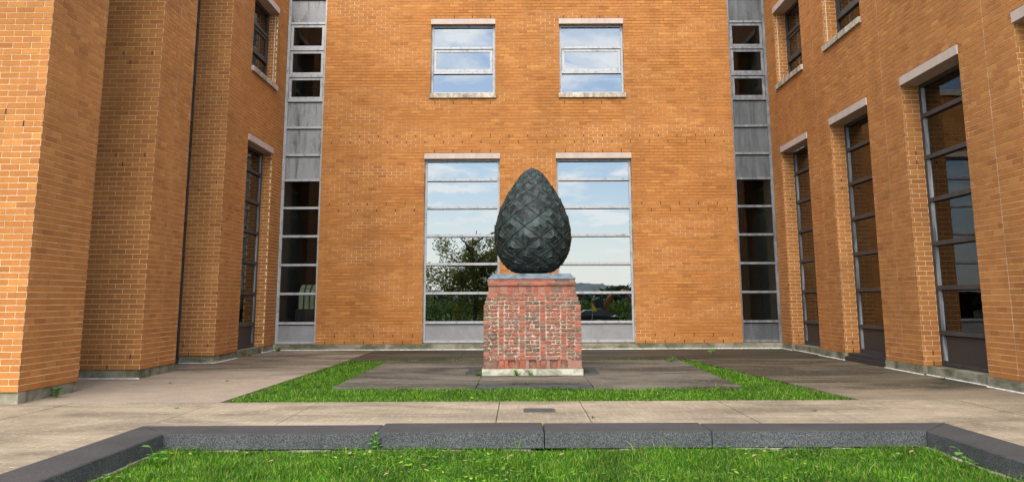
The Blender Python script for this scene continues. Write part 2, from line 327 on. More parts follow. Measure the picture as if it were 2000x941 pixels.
class Wall:
    """mortar backing plus bricks in running bond for all the faces of one wall part"""
    def __init__(s, name='wall'): s.mort = MB(); s.bricks = []; s.weeps = MB(); s.joint = MB()
    def panel(s, fr, W, z0, z1, holes=(), breaks=(), Lb=L, off=0.0, bricks=True, inset0=0.0, inset1=0.0, weeps=()):
        us = sorted({0.0, W, *[h for q in holes for h in q[:2]]}); zs = sorted({z0, z1, *[h for q in holes for h in q[2:]]})
        us = [u for u in us if 0 <= u <= W]; zs = [z for z in zs if z0 <= z <= z1]
        for a, b in zip(us, us[1:]):
            for c, e in zip(zs, zs[1:]):
                um, zm = (a + b) / 2, (c + e) / 2
                if any(h[0] < um < h[1] and h[2] < zm < h[3] for h in holes): continue
                q = [fr.p(a, -0.008, c), fr.p(b, -0.008, c), fr.p(b, -0.008, e), fr.p(a, -0.008, e)]
                if fr.u.cross(Vector((0, 0, 1))).dot(fr.n) < 0: q.reverse()
                s.mort.face(q); s.mort.face([p - fr.n * 0.09 for p in reversed(q)])
        for b in breaks:
            lo, hi = z0, z1
            fr.box(s.joint, b - 0.006, b + 0.006, -0.012, -0.0025, lo, hi)
        if not bricks: return
        i0 = round((z0 - BZ) / CH)
        for i in range(i0, round((z1 - BZ) / CH)):
            zb = cz(i); zm = zb + CH / 2
            segs = [(inset0, W - inset1)]
            cuts = [(h[0], h[1]) for h in holes if h[2] < zm < h[3]] + [(b - 0.006, b + 0.006) for b in breaks]
            for c0, c1 in cuts:
                ns = []
                for a, b in segs:
                    if c1 <= a or c0 >= b: ns.append((a, b)); continue
                    if c0 > a: ns.append((a, c0))
                    if c1 < b: ns.append((c1, b))
                segs = ns
            sh = off + (Lb / 2 if i % 2 else 0)
            k0 = math.floor((0 - sh) / Lb) - 1
            for a, b in segs:
                for k in range(k0, k0 + int(W / Lb) + 4):
                    x0, x1 = sh + k * Lb + 0.006, sh + (k + 1) * Lb - 0.006
                    y0, y1 = max(x0, a), min(x1, b)
                    if y1 - y0 < 0.025: continue
                    full = (y1 - y0) > Lb - 0.014
                    s.bricks.append((fr, (y0 + y1) / 2, y1 - y0, zb + 0.001, random.uniform(-0.0015, 0.002), full, Lb))
        for wc, w0, w1, wo in weeps:           # open head joints: course, from, to, phase
            k = 0; u = w0 + wo
            while u < w1 - 0.05:
                fr.box(s.weeps, u - 0.010, u + 0.010, -0.007, 0.0028, cz(wc) + 0.002, cz(wc) + CH - 0.006); u += 2 * Lb
    def build(s, parent, nmax=300, mortar=None):
        w = s.mort.build('wall', mortar or MORTAR, parent)
        if s.joint.v: s.joint.build('control_joint', SEAL, w)
        if s.weeps.v: s.weeps.build('weep_holes', DARK, w, kind='stuff')
        sc_, picks = [], set()
        for k, (fr, uc, ln, zb, pr, full, Lb) in enumerate(s.bricks):
            if not full: continue
            c = fr.p(uc, 0, zb + 0.045); q = project(c)
            if q is None or not (4 < q[0] < 1996 and 4 < q[1] < 937): continue
            v = CAM - c
            if fr.n.dot(v) <= 0: continue
            sc_.append((ln * fr.n.dot(v) / v.length ** 3, k))
        sc_.sort(reverse=True); picks = {k for _, k in sc_[:nmax]}
        mb = MB(); meshes = {}
        for k, (fr, uc, ln, zb, pr, full, Lb) in enumerate(s.bricks):
            h = CH - 0.013; t = 0.012
            if k in picks:
                key = (round(Lb, 3), fr.u.to_tuple(2))
                if key not in meshes:
                    b = MB(); f0 = Fr((0, 0, 0), fr.u, fr.n); f0.box(b, -(Lb - 0.012) / 2, (Lb - 0.012) / 2, -t, 0, 0, h)
                    meshes[key] = b
                    o = b.build('brick', BRICK); meshes[key] = o.data
                else:
                    o = bpy.data.objects.new('brick', meshes[key]); COL.objects.link(o)
                o.parent = w; o.matrix_parent_inverse = parent_inv(w); o.location = fr.p(uc, pr, zb)
            else:
                fr.box(mb, uc - ln / 2, uc + ln / 2, -t, pr, zb, zb + h)
        mb.build('bricks', BRICK, w, kind='stuff')
        return w

def window(parent, fr, u0, u1, z0, z1, rails, r, fm, gm, panels={}, sash=(), lint=None, sill=None, fw=0.075, railh=0.07, jm=None, jw=None, name='window', railm=None, tilt=0.0016):
    """rails: heights of transoms; cells are counted from the bottom"""
    mb = MB(); jw = jw or fw
    fr.box(mb, u0, u0 + jw, -r - 0.11, -r, z0, z1, 1); fr.box(mb, u1 - jw, u1, -r - 0.11, -r, z0, z1, 1)
    fr.box(mb, u0 + jw, u1 - jw, -r - 0.10, -r - 0.003, z1 - fw, z1); fr.box(mb, u0 + jw, u1 - jw, -r - 0.10, -r - 0.003, z0, z0 + fw)
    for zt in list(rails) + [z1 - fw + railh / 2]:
        fr.box(mb, u0 + jw, u1 - jw, -r - 0.05, -r - 0.030, zt - railh / 2 - 0.024, zt - railh / 2, 2)  # dark gasket strips, standing in for the shade line under each transom
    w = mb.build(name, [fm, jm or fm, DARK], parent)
    for z in rails:
        b = MB(); fr.box(b, u0 + jw, u1 - jw, -r - 0.10, -r + 0.012, z - railh / 2, z + railh / 2); b.build('transom', railm or fm, w)
    zs = [z0 + fw] + [v for z in rails for v in (z - railh / 2, z + railh / 2)] + [z1 - fw]
    for i in range(len(zs) // 2):
        a, b_ = zs[2 * i], zs[2 * i + 1]; t = (random.gauss(0, tilt), random.gauss(0, tilt))
        b = MB()
        if i in panels:
            fr.box(b, u0 + jw, u1 - jw, -r - 0.075, -r - 0.045, a, b_); b.build('spandrel_panel', panels[i], w); continue
        e = 0.0
        if i in sash:
            e = 0.095; q = MB()
            fr.box(q, u0 + jw + 0.012, u0 + jw + e, -r - 0.08, -r - 0.02, a + 0.012, b_ - 0.012); fr.box(q, u1 - jw - e, u1 - jw - 0.012, -r - 0.08, -r - 0.02, a + 0.012, b_ - 0.012)
            fr.box(q, u0 + jw + e, u1 - jw - e, -r - 0.08, -r - 0.022, b_ - e, b_ - 0.012); fr.box(q, u0 + jw + e, u1 - jw - e, -r - 0.08, -r - 0.022, a + 0.012, a + e)
            q.build('opening_sash', fm, w)
        fr.box(b, u0 + jw + e, u1 - jw - e, -r - 0.062, -r - 0.05, a + e, b_ - e, 0, t); b.build('pane', gm, w)
    if lint:
        b = MB(); fr.box(b, u0 - 0.01, u1 + 0.01, -r, 0.03, lint[0], lint[1] - 0.018); fr.box(b, u0 - 0.012, u1 + 0.012, -0.09, 0.012, lint[1] - 0.018, lint[1], 1)
        b.build('lintel', [LINTEL, DARK], w)
    if sill:
        b = MB(); fr.box(b, u0 - 0.04, u1 + 0.04, 0.0, 0.07, sill[0], sill[1]); fr.box(b, u0, u1, -r - 0.02, 0.0, sill[0], sill[1]); b.build('sill', SILL, w)
    return w
# ------------------------------------------------------------------ back wing
xb0 = -6.3; NB = 44
back = thing('brick_wing', (0.3, D, 0), 'orange brick rear wing with four grey framed windows facing the courtyard', 'building wing')
fb = Fr((xb0, D, 0), (1, 0, 0), (0, -1, 0))
LZ0, LZ1 = cz(58), cz(60); UZ0, UZ1 = cz(103), cz(105); SZ0, SZ1 = cz(78), cz(79.5)
wb = Wall(); low = [(11 * L, 19 * L), (25 * L, 33 * L)]; upp = [(11.5 * L, 18.5 * L), (25.5 * L, 32.5 * L)]
holes = [(a, b, BZ, LZ1) for a, b in low] + [(a, b, SZ0, UZ1) for a, b in upp]
wp = []
for a, b in ((0, 11 * L), (19 * L, 25 * L), (33 * L, 44 * L)):
    wp += [(0, a, b, 0.3), (2, a, b, 0.6), (41, a, b, 0.6), (43, a, b, 0.3)]
wp += [(63, 0, 44 * L, 0.3), (65, 0, 44 * L, 0.6)]
for a, b in low: wp.append((60, a, b, 0.3))
for a, b in upp: wp += [(105, a, b, 0.15), (76, a, b, 0.15)]
wb.panel(fb, NB * L, BZ, TOP, holes, (), L, 0, weeps=wp)
wb.build(back)
for a, b in low:
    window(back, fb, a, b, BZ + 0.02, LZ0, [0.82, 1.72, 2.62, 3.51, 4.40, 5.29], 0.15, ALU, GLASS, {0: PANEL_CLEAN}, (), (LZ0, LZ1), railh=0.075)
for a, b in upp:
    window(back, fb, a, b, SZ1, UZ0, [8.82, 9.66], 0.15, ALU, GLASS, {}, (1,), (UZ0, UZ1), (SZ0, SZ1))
# glazed strips either side (parts of the rear wing)
rails = [0.82, 1.72, 2.61, 3.505, 4.40, 5.29, 6.10, 7.00, 7.89, 8.71, 9.61, 10.50, 11.35]
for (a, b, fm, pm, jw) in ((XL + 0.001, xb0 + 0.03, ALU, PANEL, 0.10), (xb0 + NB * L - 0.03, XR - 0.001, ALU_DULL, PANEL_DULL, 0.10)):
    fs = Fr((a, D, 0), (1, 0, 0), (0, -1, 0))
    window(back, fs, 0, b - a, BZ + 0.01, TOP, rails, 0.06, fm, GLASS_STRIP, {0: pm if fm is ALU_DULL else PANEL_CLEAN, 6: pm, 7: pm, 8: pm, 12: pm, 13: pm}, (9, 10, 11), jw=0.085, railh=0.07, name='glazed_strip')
def plinth(parent, fr, u0, u1, d0=0.012, d1=-0.25, h=BZ - 0.004):
    b = MB(); n = max(1, int((u1 - u0) / 0.5)); k = len(b.v)
    fr.box(b, u0, u1, d1, d0 - 0.03, -0.1, h)
    return b.build('plinth', PLINTH, parent)
plinth(back, fb, XL - xb0 + 0.01, XR - xb0 - 0.01, 0.03)
b = MB(); fb.box(b, XL - xb0 + 0.02, XR - xb0 - 0.02, 0.0, 0.035, -0.05, 0.016); b.build('caulk_line', WHITE_SEAL, back)
def room(parent, x0, x1, y0, y1, open_side):
    b = MB()
    for z0, z1 in ((0.1, 6.0), (6.3, 12.05)):
        P = [(x0, y0, z0), (x1, y0, z0), (x1, y1, z0), (x0, y1, z0), (x0, y0, z1), (x1, y0, z1), (x1, y1, z1), (x0, y1, z1)]
        b.hexa(P, 0, (open_side,))
    b.build('room_shell', ROOM, parent)
room(back, XL + 0.02, XR - 0.02, D + 0.20, D + 5.0, 2)
b = MB(); b.box(XL - 0.2, XR + 0.2, D + 0.1, D + 5.2, TOP, TOP + 0.12); b.box(xb0, XR, D - 0.05, D + 0.1, TOP + 0.002, TOP + 0.10); b.build('roof', PLINTH, back)

# ------------------------------------------------------------------ right wing
right = thing('brick_wing', (XR, 18.2, 0), 'orange brick right hand wing with tall dark windows in recessed openings', 'building wing')
DB = D + 0.2
fR = Fr((XR, DB, 0), (0, -1, 0), (-1, 0, 0))          # u runs towards the camera
RW = DB - 9.324
uo = DB - 26.236                                      # first jamb
ops = [(uo + k * 14 * LS, uo + k * 14 * LS + GAP) for k in range(4)]
ops = [(a, b) for a, b in ops if b < RW]
wr = Wall(); rr = 0.36
holes = []
for a, b in ops: holes += [(a, b, BZ, LZ1), (a, b, SZ0, UZ1)]
brk = [b + PIER / 2 for a, b in ops]
wr.panel(fR, RW, BZ, TOP, holes, brk, LS, uo, weeps=[])
for a, b in ops:
    y = DB - a
    fj = Fr((XR, y, 0), (1, 0, 0), (0, -1, 0))
    for (z0, z1) in ((BZ, LZ0), (SZ0, UZ0)):
        wr.panel(fj, rr + 0.1, z0, z1, (), (), LS, -0.10, inset0=0.012, weeps=[(0, 0, .3, .20), (2, 0, .3, .20), (41, 0, .3, .20), (43, 0, .3, .20)] if z0 < 1 else [])
        if z0 > 1: fj.box(wr.joint, 0.085, 0.105, -0.01, 0.0035, z0, z1)
    fk = Fr((XR, DB - b, 0), (1, 0, 0), (0, 1, 0))
    for (z0, z1) in ((BZ, LZ0), (SZ0, UZ0)): wr.panel(fk, rr + 0.1, z0, z1, (), (), LS, -0.1, inset0=0.012)
fe = Fr((XR, DB - RW, 0), (1, 0, 0), (0, -1, 0)); wr.panel(fe, 5.0, BZ, TOP, (), (), LS, 0, inset0=0.012)
wr.build(right, mortar=MORTAR_PALE)
for k, (a, b) in enumerate(ops):
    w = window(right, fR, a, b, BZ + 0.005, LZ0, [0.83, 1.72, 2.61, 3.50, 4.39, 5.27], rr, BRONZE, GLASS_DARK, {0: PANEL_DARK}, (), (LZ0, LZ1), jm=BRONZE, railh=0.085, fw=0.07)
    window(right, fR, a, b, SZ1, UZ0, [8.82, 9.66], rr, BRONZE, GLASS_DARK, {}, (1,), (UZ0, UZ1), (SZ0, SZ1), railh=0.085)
    q = MB(); fR.box(q, a + 0.071, a + 0.16, -rr - 0.045, -rr - 0.02, BZ + 0.1, LZ0 - 0.08); fR.box(q, a + 0.165, a + 0.185, -rr - 0.048, -rr - 0.03, BZ + 0.1, LZ0 - 0.08); q.build('glazing_bead', GREYJAMB, w)
    q = MB(); fR.box(q, a + 0.002, b - 0.002, -rr - 0.1, -0.06, -0.1, BZ - 0.01); q.build('threshold', PLINTH, w)
q = MB(); fR.box(q, ops[1][0] + 0.02, ops[1][1] - 0.02, -0.055, 0.03, 0.0, 0.10); fR.box(q, ops[1][0] + 0.03, ops[1][1] - 0.03, -rr + 0.02, -0.058, 0.0, 0.188); q.build('metal_step', PANEL_DARK, right)
ends = [0.0] + [v for a, b in ops for v in (a, b)] + [RW]
for k in range(0, len(ends), 2): plinth(right, fR, ends[k] + 0.001, ends[k + 1], 0.055)
q = MB()
for k in range(0, len(ends), 2): fR.box(q, ends[k], ends[k + 1], 0.02, 0.06, -0.05, 0.014)
for a, b in ops: fR.box(q, a, b, -0.065, -0.03, -0.05, 0.014)
q.build('caulk_line', WHITE_SEAL, right)
room(right, XR + 0.50, XR + 4.9, DB - RW + 0.12, D - 0.05, 5)
b = MB(); b.box(XR - 0.04, XR + 5.1, DB - RW - 0.05, D + 0.05, TOP, TOP + 0.12); b.build('roof', PLINTH, right)

# ------------------------------------------------------------------ left wing: deep full-height bays between fins, one bay with windows
left = thing('brick_wing', (XL, 20.0, 0), 'orange brick left hand wing with stepped full height piers and a bright end face', 'building wing')
wlw = Wall(); WW = 5.4
fA = Fr((XL - WW, YA, 0), (1, 0, 0), (0, -1, 0)); wlw.panel(fA, WW, BZ, TOP, (), (), L, WW % L, weeps=[(41, WW - 1.2, WW, 0.9), (43, WW - 1.2, WW, 0.6), (63, WW - 1.2, WW, 0.9), (65, WW - 1.2, WW, 0.6)])
fl = Fr((XL, YA, 0), (0, 1, 0), (1, 0, 0)); wlw.panel(fl, PIER, BZ, TOP, (), (), LS, 0, inset0=0.012)
for (y, dep) in ((YB, 1.5), (YC, 0.87)):
    f = Fr((XL - dep, y, 0), (1, 0, 0), (0, -1, 0)); wlw.panel(f, dep, BZ, TOP, (), (), L, dep % L, weeps=[(c, 0, dep, o) for c, o in ((0, 0.25), (2, 0.10), (41, 0.25), (43, 0.1), (63, 0.25), (65, 0.1))])
    g = Fr((XL - dep, y - GAP, 0), (1, 0, 0), (0, 1, 0)); wlw.panel(g, dep, BZ, TOP, (), (), L, dep % L)
f = Fr((XL, YB, 0), (0, 1, 0), (1, 0, 0)); wlw.panel(f, PIER, BZ, TOP, (), (PIER / 2,), LS, 0, inset0=0.012)
f = Fr((XL, YC, 0), (0, 1, 0), (1, 0, 0)); rl = 0.29
wa, wz = PIER, PIER + GAP
wlw.panel(f, D + 0.2 - YC, BZ, TOP, [(wa, wz, BZ, LZ1), (wa, wz, SZ0, UZ1)], (PIER / 2,), LS, 0, inset0=0.012)
for (z0, z1) in ((BZ, LZ0), (SZ0, UZ0)):
    j = Fr((XL - rl - 0.1, YD, 0), (1, 0, 0), (0, -1, 0)); wlw.panel(j, rl + 0.1, z0, z1, (), (), L, 0.2, inset1=0.012)
    if z0 > 1: j.box(wlw.joint, rl - 0.01, rl + 0.01, -0.01, 0.0035, z0, z1)
    j = Fr((XL - rl - 0.1, YC + PIER, 0), (1, 0, 0), (0, 1, 0)); wlw.panel(j, rl + 0.1, z0, z1, (), (), L, 0.2, inset1=0.012)
wlw.build(left, mortar=MORTAR_PALE)
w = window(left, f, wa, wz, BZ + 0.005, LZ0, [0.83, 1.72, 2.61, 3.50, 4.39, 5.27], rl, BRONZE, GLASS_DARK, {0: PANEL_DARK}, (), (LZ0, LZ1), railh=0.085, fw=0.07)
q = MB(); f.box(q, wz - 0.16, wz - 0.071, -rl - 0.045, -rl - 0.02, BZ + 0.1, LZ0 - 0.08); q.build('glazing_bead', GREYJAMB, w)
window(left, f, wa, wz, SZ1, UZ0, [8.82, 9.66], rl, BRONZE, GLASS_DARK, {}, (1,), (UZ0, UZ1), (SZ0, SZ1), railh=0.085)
q = MB(); f.box(q, wa, wz, -rl - 0.1, -0.06, -0.1, BZ - 0.01); q.build('threshold', PLINTH, w)
for (y, dep) in ((YB, 1.5), (YC, 0.87)):
    g = Fr((XL, y - GAP, 0), (0, 1, 0), (1, 0, 0))
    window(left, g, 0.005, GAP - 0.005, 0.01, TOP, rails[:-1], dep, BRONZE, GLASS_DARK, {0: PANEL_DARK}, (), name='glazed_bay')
plinth(left, fA, 0, WW, 0.0)
for k, (y, ln) in enumerate(((YA, PIER), (YB, PIER), (YC, PIER), (YD, D - YD))):
    dep = (2.0, 1.5, 0.87, rl)[k]; b = MB(); b.box(XL - dep, XL - (0.018 if k else 0.018), y + (0.03 if k else 0.032), y + ln - 0.005, -0.1, BZ - 0.004); b.build('plinth', PLINTH, left)
q = MB()
for k, (y, ln) in enumerate(((YB, PIER), (YC, PIER), (YD, D - YD))):
    dep = (1.5, 0.87, rl)[k]; q.box(XL - dep, XL, y - 0.005, y + 0.028, -0.05, 0.014)
    if k: q.box(XL - 0.02, XL + 0.012, y + 0.03, y + ln, -0.05, 0.014)
q.build('caulk_line', WHITE_SEAL, left)
b = MB()
for z0, z1 in ((0.1, 6.0), (6.3, 12.05)):
    b.box(XL - 5.3, XL - 5.2, YA + 0.1, D, z0, z1); b.box(XL - 5.2, XL - 0.5, D + 0.02, D + 0.12, z0, z1)
b.box(XL - 5.2, XL - 0.45, YC + 0.1, D, 6.0, 6.3); b.box(XL - 5.2, XL - 0.45, YC + 0.1, D, 0.02, 0.1); b.box(XL - 5.2, XL - 1.65, YA + 0.1, YC + 0.1, 6.0, 6.3)
b.build('room_shell', ROOM, left)
b = MB(); b.box(XL - 5.4, XL + 0.03, YA - 0.05, D + 0.05, TOP, TOP + 0.12); b.build('roof', PLINTH, left)

# ------------------------------------------------------------------ pavement and ground
def terrain_z(x, y):
    t = min(1.0, max(0.0, (-y - 2) / 14)); return -0.23 - 0.75 * (t * t * (3 - 2 * t))
mb = MB(); xs = list(np.linspace(-40, 40, 41)) ; ys = list(np.linspace(-60, 40, 51))
xs = [-900, -300, -100] + xs + [100, 300, 900]; ys = [-900, -300, -120] + ys + [120, 300, 900]
for y in ys:
    for x in xs: mb.v.append((x, y, terrain_z(x, y)))
nx = len(xs)
for j in range(len(ys) - 1):
    for i in range(nx - 1):
        k = j * nx + i; mb.f.append((k, k + 1, k + nx + 1, k + nx)); mb.m.append(0)
mb.build('ground', FIELD, kind='structure')

GX0, GX1, GY0, GY1 = -4.42, 4.90, 13.56, 22.55      # lawn frame, outer edge (splayed slightly on the right)
def slab(parent, pts, m, z1=0.0, z0=-0.14, j=0.006):
    c = Vector((sum(p[0] for p in pts) / len(pts), sum(p[1] for p in pts) / len(pts)))
    q = []
    for p in pts:
        dx, dy = p[0] - c.x, p[1] - c.y
        q.append((p[0] - math.copysign(j, dx), p[1] - math.copysign(j, dy)))
    b = MB(); n = len(q); b.v = [(x, y, z0) for x, y in q] + [(x, y, z1) for x, y in q]
    b.f = [tuple(range(n, 2 * n))] + [(i, (i + 1) % n, n + (i + 1) % n, n + i) for i in range(n)]; b.m = [0] * (n + 1)
    return b.build('concrete_slab', m, parent)
bed = MB()
for x0, x1, y0, y1 in ((-14, -4.62, -3, 11.0), (5.20, 14, -3, 11.0), (-14, 14, 11.0, 13.56), (-14, -4.47, 13.56, 27.4), (5.2, 9, 13.56, 27.4), (-4.47, 5.2, 22.6, 27.4)):
    bed.box(x0, x1, y0, y1, -0.22, -0.035)
pv = bed.build('pavement', BED, kind='structure')
for a, b in zip([-14, -11.5, -8.9, -6.8, -4.62, -3.05, -0.30, 0.91, 3.0, 4.3, 6.6, 8.8, 11.4], [-11.5, -8.9, -6.8, -4.62, -3.05, -0.30, 0.91, 3.0, 4.3, 6.6, 8.8, 11.4, 14]):
    slab(pv, [(a, 10.99), (b, 10.99), (b, 13.56), (a, 13.56)], PATH, random.uniform(-0.002, 0.002))
for y0, y1 in ((-3, 1), (1, 4.5), (4.5, 7.6), (7.6, 10.99)):
    slab(pv, [(-14, y0), (-9, y0), (-9, y1), (-14, y1)], PATH); slab(pv, [(-9, y0), (-4.62, y0), (-4.62, y1), (-9, y1)], PATH)
    slab(pv, [(5.2, y0), (9, y0), (9, y1), (5.2, y1)], PATH); slab(pv, [(9, y0), (14, y0), (14, y1), (9, y1)], PATH)
# splayed edges of the lawn frame
def ex0(y): return -4.56 + (y - 13.56) * 0.021
def ex1(y): return 5.19 - (y - 13.45) * 0.100
yy = [13.56, 17.2, 20.2, 22.58]
for y0, y1 in zip(yy, yy[1:]):
    m = PAVE_SIDE
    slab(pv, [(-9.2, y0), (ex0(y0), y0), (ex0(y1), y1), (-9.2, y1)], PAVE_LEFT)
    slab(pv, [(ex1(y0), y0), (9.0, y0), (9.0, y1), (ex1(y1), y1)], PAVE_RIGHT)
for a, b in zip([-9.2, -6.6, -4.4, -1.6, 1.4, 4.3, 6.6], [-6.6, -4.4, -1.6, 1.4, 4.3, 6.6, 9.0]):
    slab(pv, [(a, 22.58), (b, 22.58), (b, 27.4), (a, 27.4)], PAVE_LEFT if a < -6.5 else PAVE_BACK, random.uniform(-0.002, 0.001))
# plinth slabs round the pedestal
sb = MB(); sb.box(-3.27, 3.9, 15.65, 22.1, -0.2, -0.05); terr = sb.build('terrace', BED, kind='structure')
for P, m in (([(-3.3, 15.62), (-0.765, 15.62), (-0.765, 22.15), (-3.3, 22.15)], PAVE_IN), ([(1.30, 15.50), (3.88, 15.42), (4.0, 22.2), (1.30, 22.15)], PAVE_IN),
             ([(-0.765, 16.22), (1.30, 16.15), (1.30, 17.9), (-0.765, 17.9)], PAVE_IN), ([(-0.765, 20.2), (1.30, 20.2), (1.30, 22.15), (-0.765, 22.15)], PAVE_IN)):
    slab(terr, P, m, 0.012)
for P in ([(-0.765, 15.55), (1.30, 15.5), (1.30, 16.14), (-0.765, 16.21)], [(-1.12, 18.15), (-0.775, 18.15), (-0.775, 19.9), (-1.12, 19.9)], [(1.31, 18.15), (1.66, 18.15), (1.66, 19.9), (1.31, 19.9)]):
    b = slab(terr, P, SLATE, 0.016 if P[0][0] != -0.765 else -0.004); b.name = 'slate_strip'
sl = MB(); sl.box(-4.7, 5.25, 13.5, 22.7, -0.21, -0.045); sl.build('lawn_soil', SOIL, kind='structure')
fs_ = MB(); fs_.box(-4.15, 4.72, -1.0, 10.3, -0.3, -0.185); fs_.build('lawn_soil', SOIL, kind='structure')

# granite curb
curb = thing('granite_curb', (0.28, 10.5, -0.15), 'low dark granite curb of long blocks around the front lawn', 'curb')
CZ0, CZ1 = -0.145, 0.032
yo, yi, xo0, xi0, xo1, xi1 = 10.965, 10.26, -4.60, -4.08, 5.17, 4.655
def cblock(pts, z1=CZ1):
    n = len(pts); q = MB(); c = Vector((sum(p[0] for p in pts) / n, sum(p[1] for p in pts) / n))
    e = 0.014
    ins = [(p[0] + (c.x - p[0]) / max(0.05, abs(c.x - p[0])) * e, p[1] + (c.y - p[1]) / max(0.05, abs(c.y - p[1])) * e) for p in pts]
    q.v = [(x, y, CZ0) for x, y in pts] + [(x, y, z1 - 0.012) for x, y in pts] + [(x, y, z1) for x, y in ins]
    q.f = [tuple(range(2 * n, 3 * n))]; q.m = [1]
    for i in range(n):
        k = (i + 1) % n
        q.f += [(i, k, n + k, n + i), (n + i, n + k, 2 * n + k, 2 * n + i)]; q.m += [0, 1]
    return q.build('granite_block', [GR_FACE, GR_TOP], curb)
jx = [-1.655, 0.282, 2.20]; g = 0.006
cblock([(xi0, yi), (jx[0] - g, yi), (jx[0] - g, yo - 0.03), (xo0, yo - 0.05)], CZ1 - 0.006)
cblock([(jx[0] + g, yi), (jx[1] - g, yi - 0.004), (jx[1] - g, yo + 0.02), (jx[0] + g, yo + 0.02)], CZ1 + 0.006)
cblock([(jx[1] + g, yi), (jx[2] - g, yi), (jx[2] - g, yo), (jx[1] + g, yo)], CZ1 + 0.002)
cblock([(jx[2] + g, yi), (xi1, yi), (xo1, yo - 0.1), (jx[2] + g, yo - 0.06)], CZ1)
for s_, xo, xi, yoo in ((0, xo0, xi0, yo - 0.05), (1, xo1, xi1, yo - 0.1)):
    ybk = [None, 6.9, 4.4, 1.9, -0.6]
    for k in range(4):
        t, u = ybk[k], ybk[k + 1]
        p = [(xo, u), (xi, u), (xi, yi - 0.008), (xo, yoo - 0.008)] if k == 0 else [(xo, u), (xi, u), (xi, t - 0.01), (xo, t - 0.01)]
        if s_: p.reverse()
        cblock(p, CZ1 - 0.004)
q = MB()
x = xi0 - 0.3
while x < xi1 + 0.2:
    w_ = random.uniform(0.15, 0.6)
    if random.random() < 0.85: q.box(x, x + w_ - 0.01, 10.24 - random.uniform(0.02, 0.07), 10.9, -0.24, CZ0 - random.uniform(0.006, 0.03))
    x += w_
for xo, xi, sgn in ((xo0, xi0, 1), (xo1, xi1, -1)):
    y = 3.0
    while y < 10.2:
        w_ = random.uniform(0.2, 0.6); a, b_ = sorted((xo, xi + sgn * random.uniform(0.015, 0.06))); q.box(a, b_, y, y + w_ - 0.01, -0.24, CZ0 - random.uniform(0.004, 0.02)); y += w_
q.build('footing', FOOT, curb)
# covers in the paving
def cover(loc, sx, sy, label):
    t = thing('drain_cover', loc, label, 'drain cover')
    q = MB(); x, y = loc[0], loc[1]; q.box(x - sx / 2, x + sx / 2, y - sy / 2, y + sy / 2, -0.03, 0.006); q.build('frame', IRON, t)
    q = MB()
    for k in range(9):
        a = x - sx / 2 + 0.02 + k * (sx - 0.04) / 9; q.box(a, a + (sx - 0.04) / 9 - 0.012, y - sy / 2 + 0.02, y + sy / 2 - 0.02, 0.0062, 0.013)
    q.build('cover_ribs', IRON, t, kind='stuff')
cover((0.275, 12.45, 0), 0.44, 0.36, 'small dark metal drain cover set in the pale front path')
cover((6.50, 18.35, 0), 0.46, 0.8, 'dark flat drain cover in the stained paving at the right')

# ------------------------------------------------------------------ pedestal
PX0, PX1, PY0 = -0.735, 1.277, 18.03; PD = PX1 - PX0; PXC = (PX0 + PX1) / 2; PYC = PY0 + PD / 2
ped = thing('brick_pedestal', (PXC, PYC, 0), 'square pedestal of crumbling old red brick under the pine cone', 'pedestal')
q = MB(); q.box(PX0 - 0.025, PX1 + 0.02, PY0 - 0.06, PY0 + PD + 0.05, -0.05, 0.130); q.build('base_slab', PALESLAB, ped)
rows = [(0.132, 0.302, 'base', 0.0)]
z = 0.302; ch = (1.650 - 0.302) / 17
for i in range(17): rows.append((z + i * ch, z + (i + 1) * ch, i, (0.0 if i < 14 else (0.022, 0.046, 0.074)[i - 14])))
rows += [(1.650, 1.803, 'soldier', 0.098), (1.803, 1.874, 'proj', 0.082), (1.874, 1.940, 'top', 0.103)]
core = MB(); stuff = MB()
for z0, z1, kd, ins in rows:
    m_ = 0.065 if kd == 'base' else 0.016; core.box(PX0 + ins + m_, PX1 - ins - m_, PY0 + ins + m_, PY0 + PD - ins - m_, z0, z1)
core.build('mortar_core', OLDMORTAR, ped)
def old_brick(x0, x1, z0, z1, y, rough, dep=0.0):
    """one brick on the front face; rough ones have a broken, pitted front"""
    b = MB(); g_ = 0.0055
    x0 += g_; x1 -= g_; z0 += g_; z1 -= g_
    nu = max(2, int((x1 - x0) / 0.032)) if rough else 2; nv = 3 if rough else 2
    cx, cz_ = (x0 + x1) / 2, (z0 + z1) / 2
    for j in range(nv + 1):
        for i in range(nu + 1):
            u, v = i / nu, j / nv; ed = (i in (0, nu)) + (j in (0, nv))
            d = (random.uniform(-0.004, 0.012) + 0.007 * ed) if rough else (0.0035 * ed + random.uniform(-0.001, 0.001))
            jx_, jz = (random.uniform(-0.003, 0.003), random.uniform(-0.003, 0.003))
            b.v.append((x0 + (x1 - x0) * u + jx_, y + dep + d, z0 + (z1 - z0) * v + jz))
    n1 = nu + 1
    for j in range(nv):
        for i in range(nu): b.f.append((j * n1 + i, j * n1 + i + 1, (j + 1) * n1 + i + 1, (j + 1) * n1 + i)); b.m.append(0)
    k = len(b.v); yb = y + 0.03 + dep
    b.v += [(x0, yb, z0), (x1, yb, z0), (x1, yb, z1), (x0, yb, z1)]
    bot = list(range(nu + 1)); top = [nv * n1 + i for i in range(nu + 1)]; lf = [j * n1 for j in range(nv + 1)]; rt = [j * n1 + nu for j in range(nv + 1)]
    b.f += [tuple(reversed(bot)) + (k, k + 1), tuple(top) + (k + 2, k + 3), tuple(lf) + (k + 3, k), tuple(reversed(rt)) + (k + 1, k + 2)]; b.m += [0] * 4
    c = Vector((cx, y, z0)); b.v = [tuple(Vector(p) - c) for p in b.v]
    o = b.build('brick', ROUGH if rough else RED, ped); o.location = c
    return o
mpp = PD / 1645.0
def bx(p): return PX0 + (p - 75) * mpp
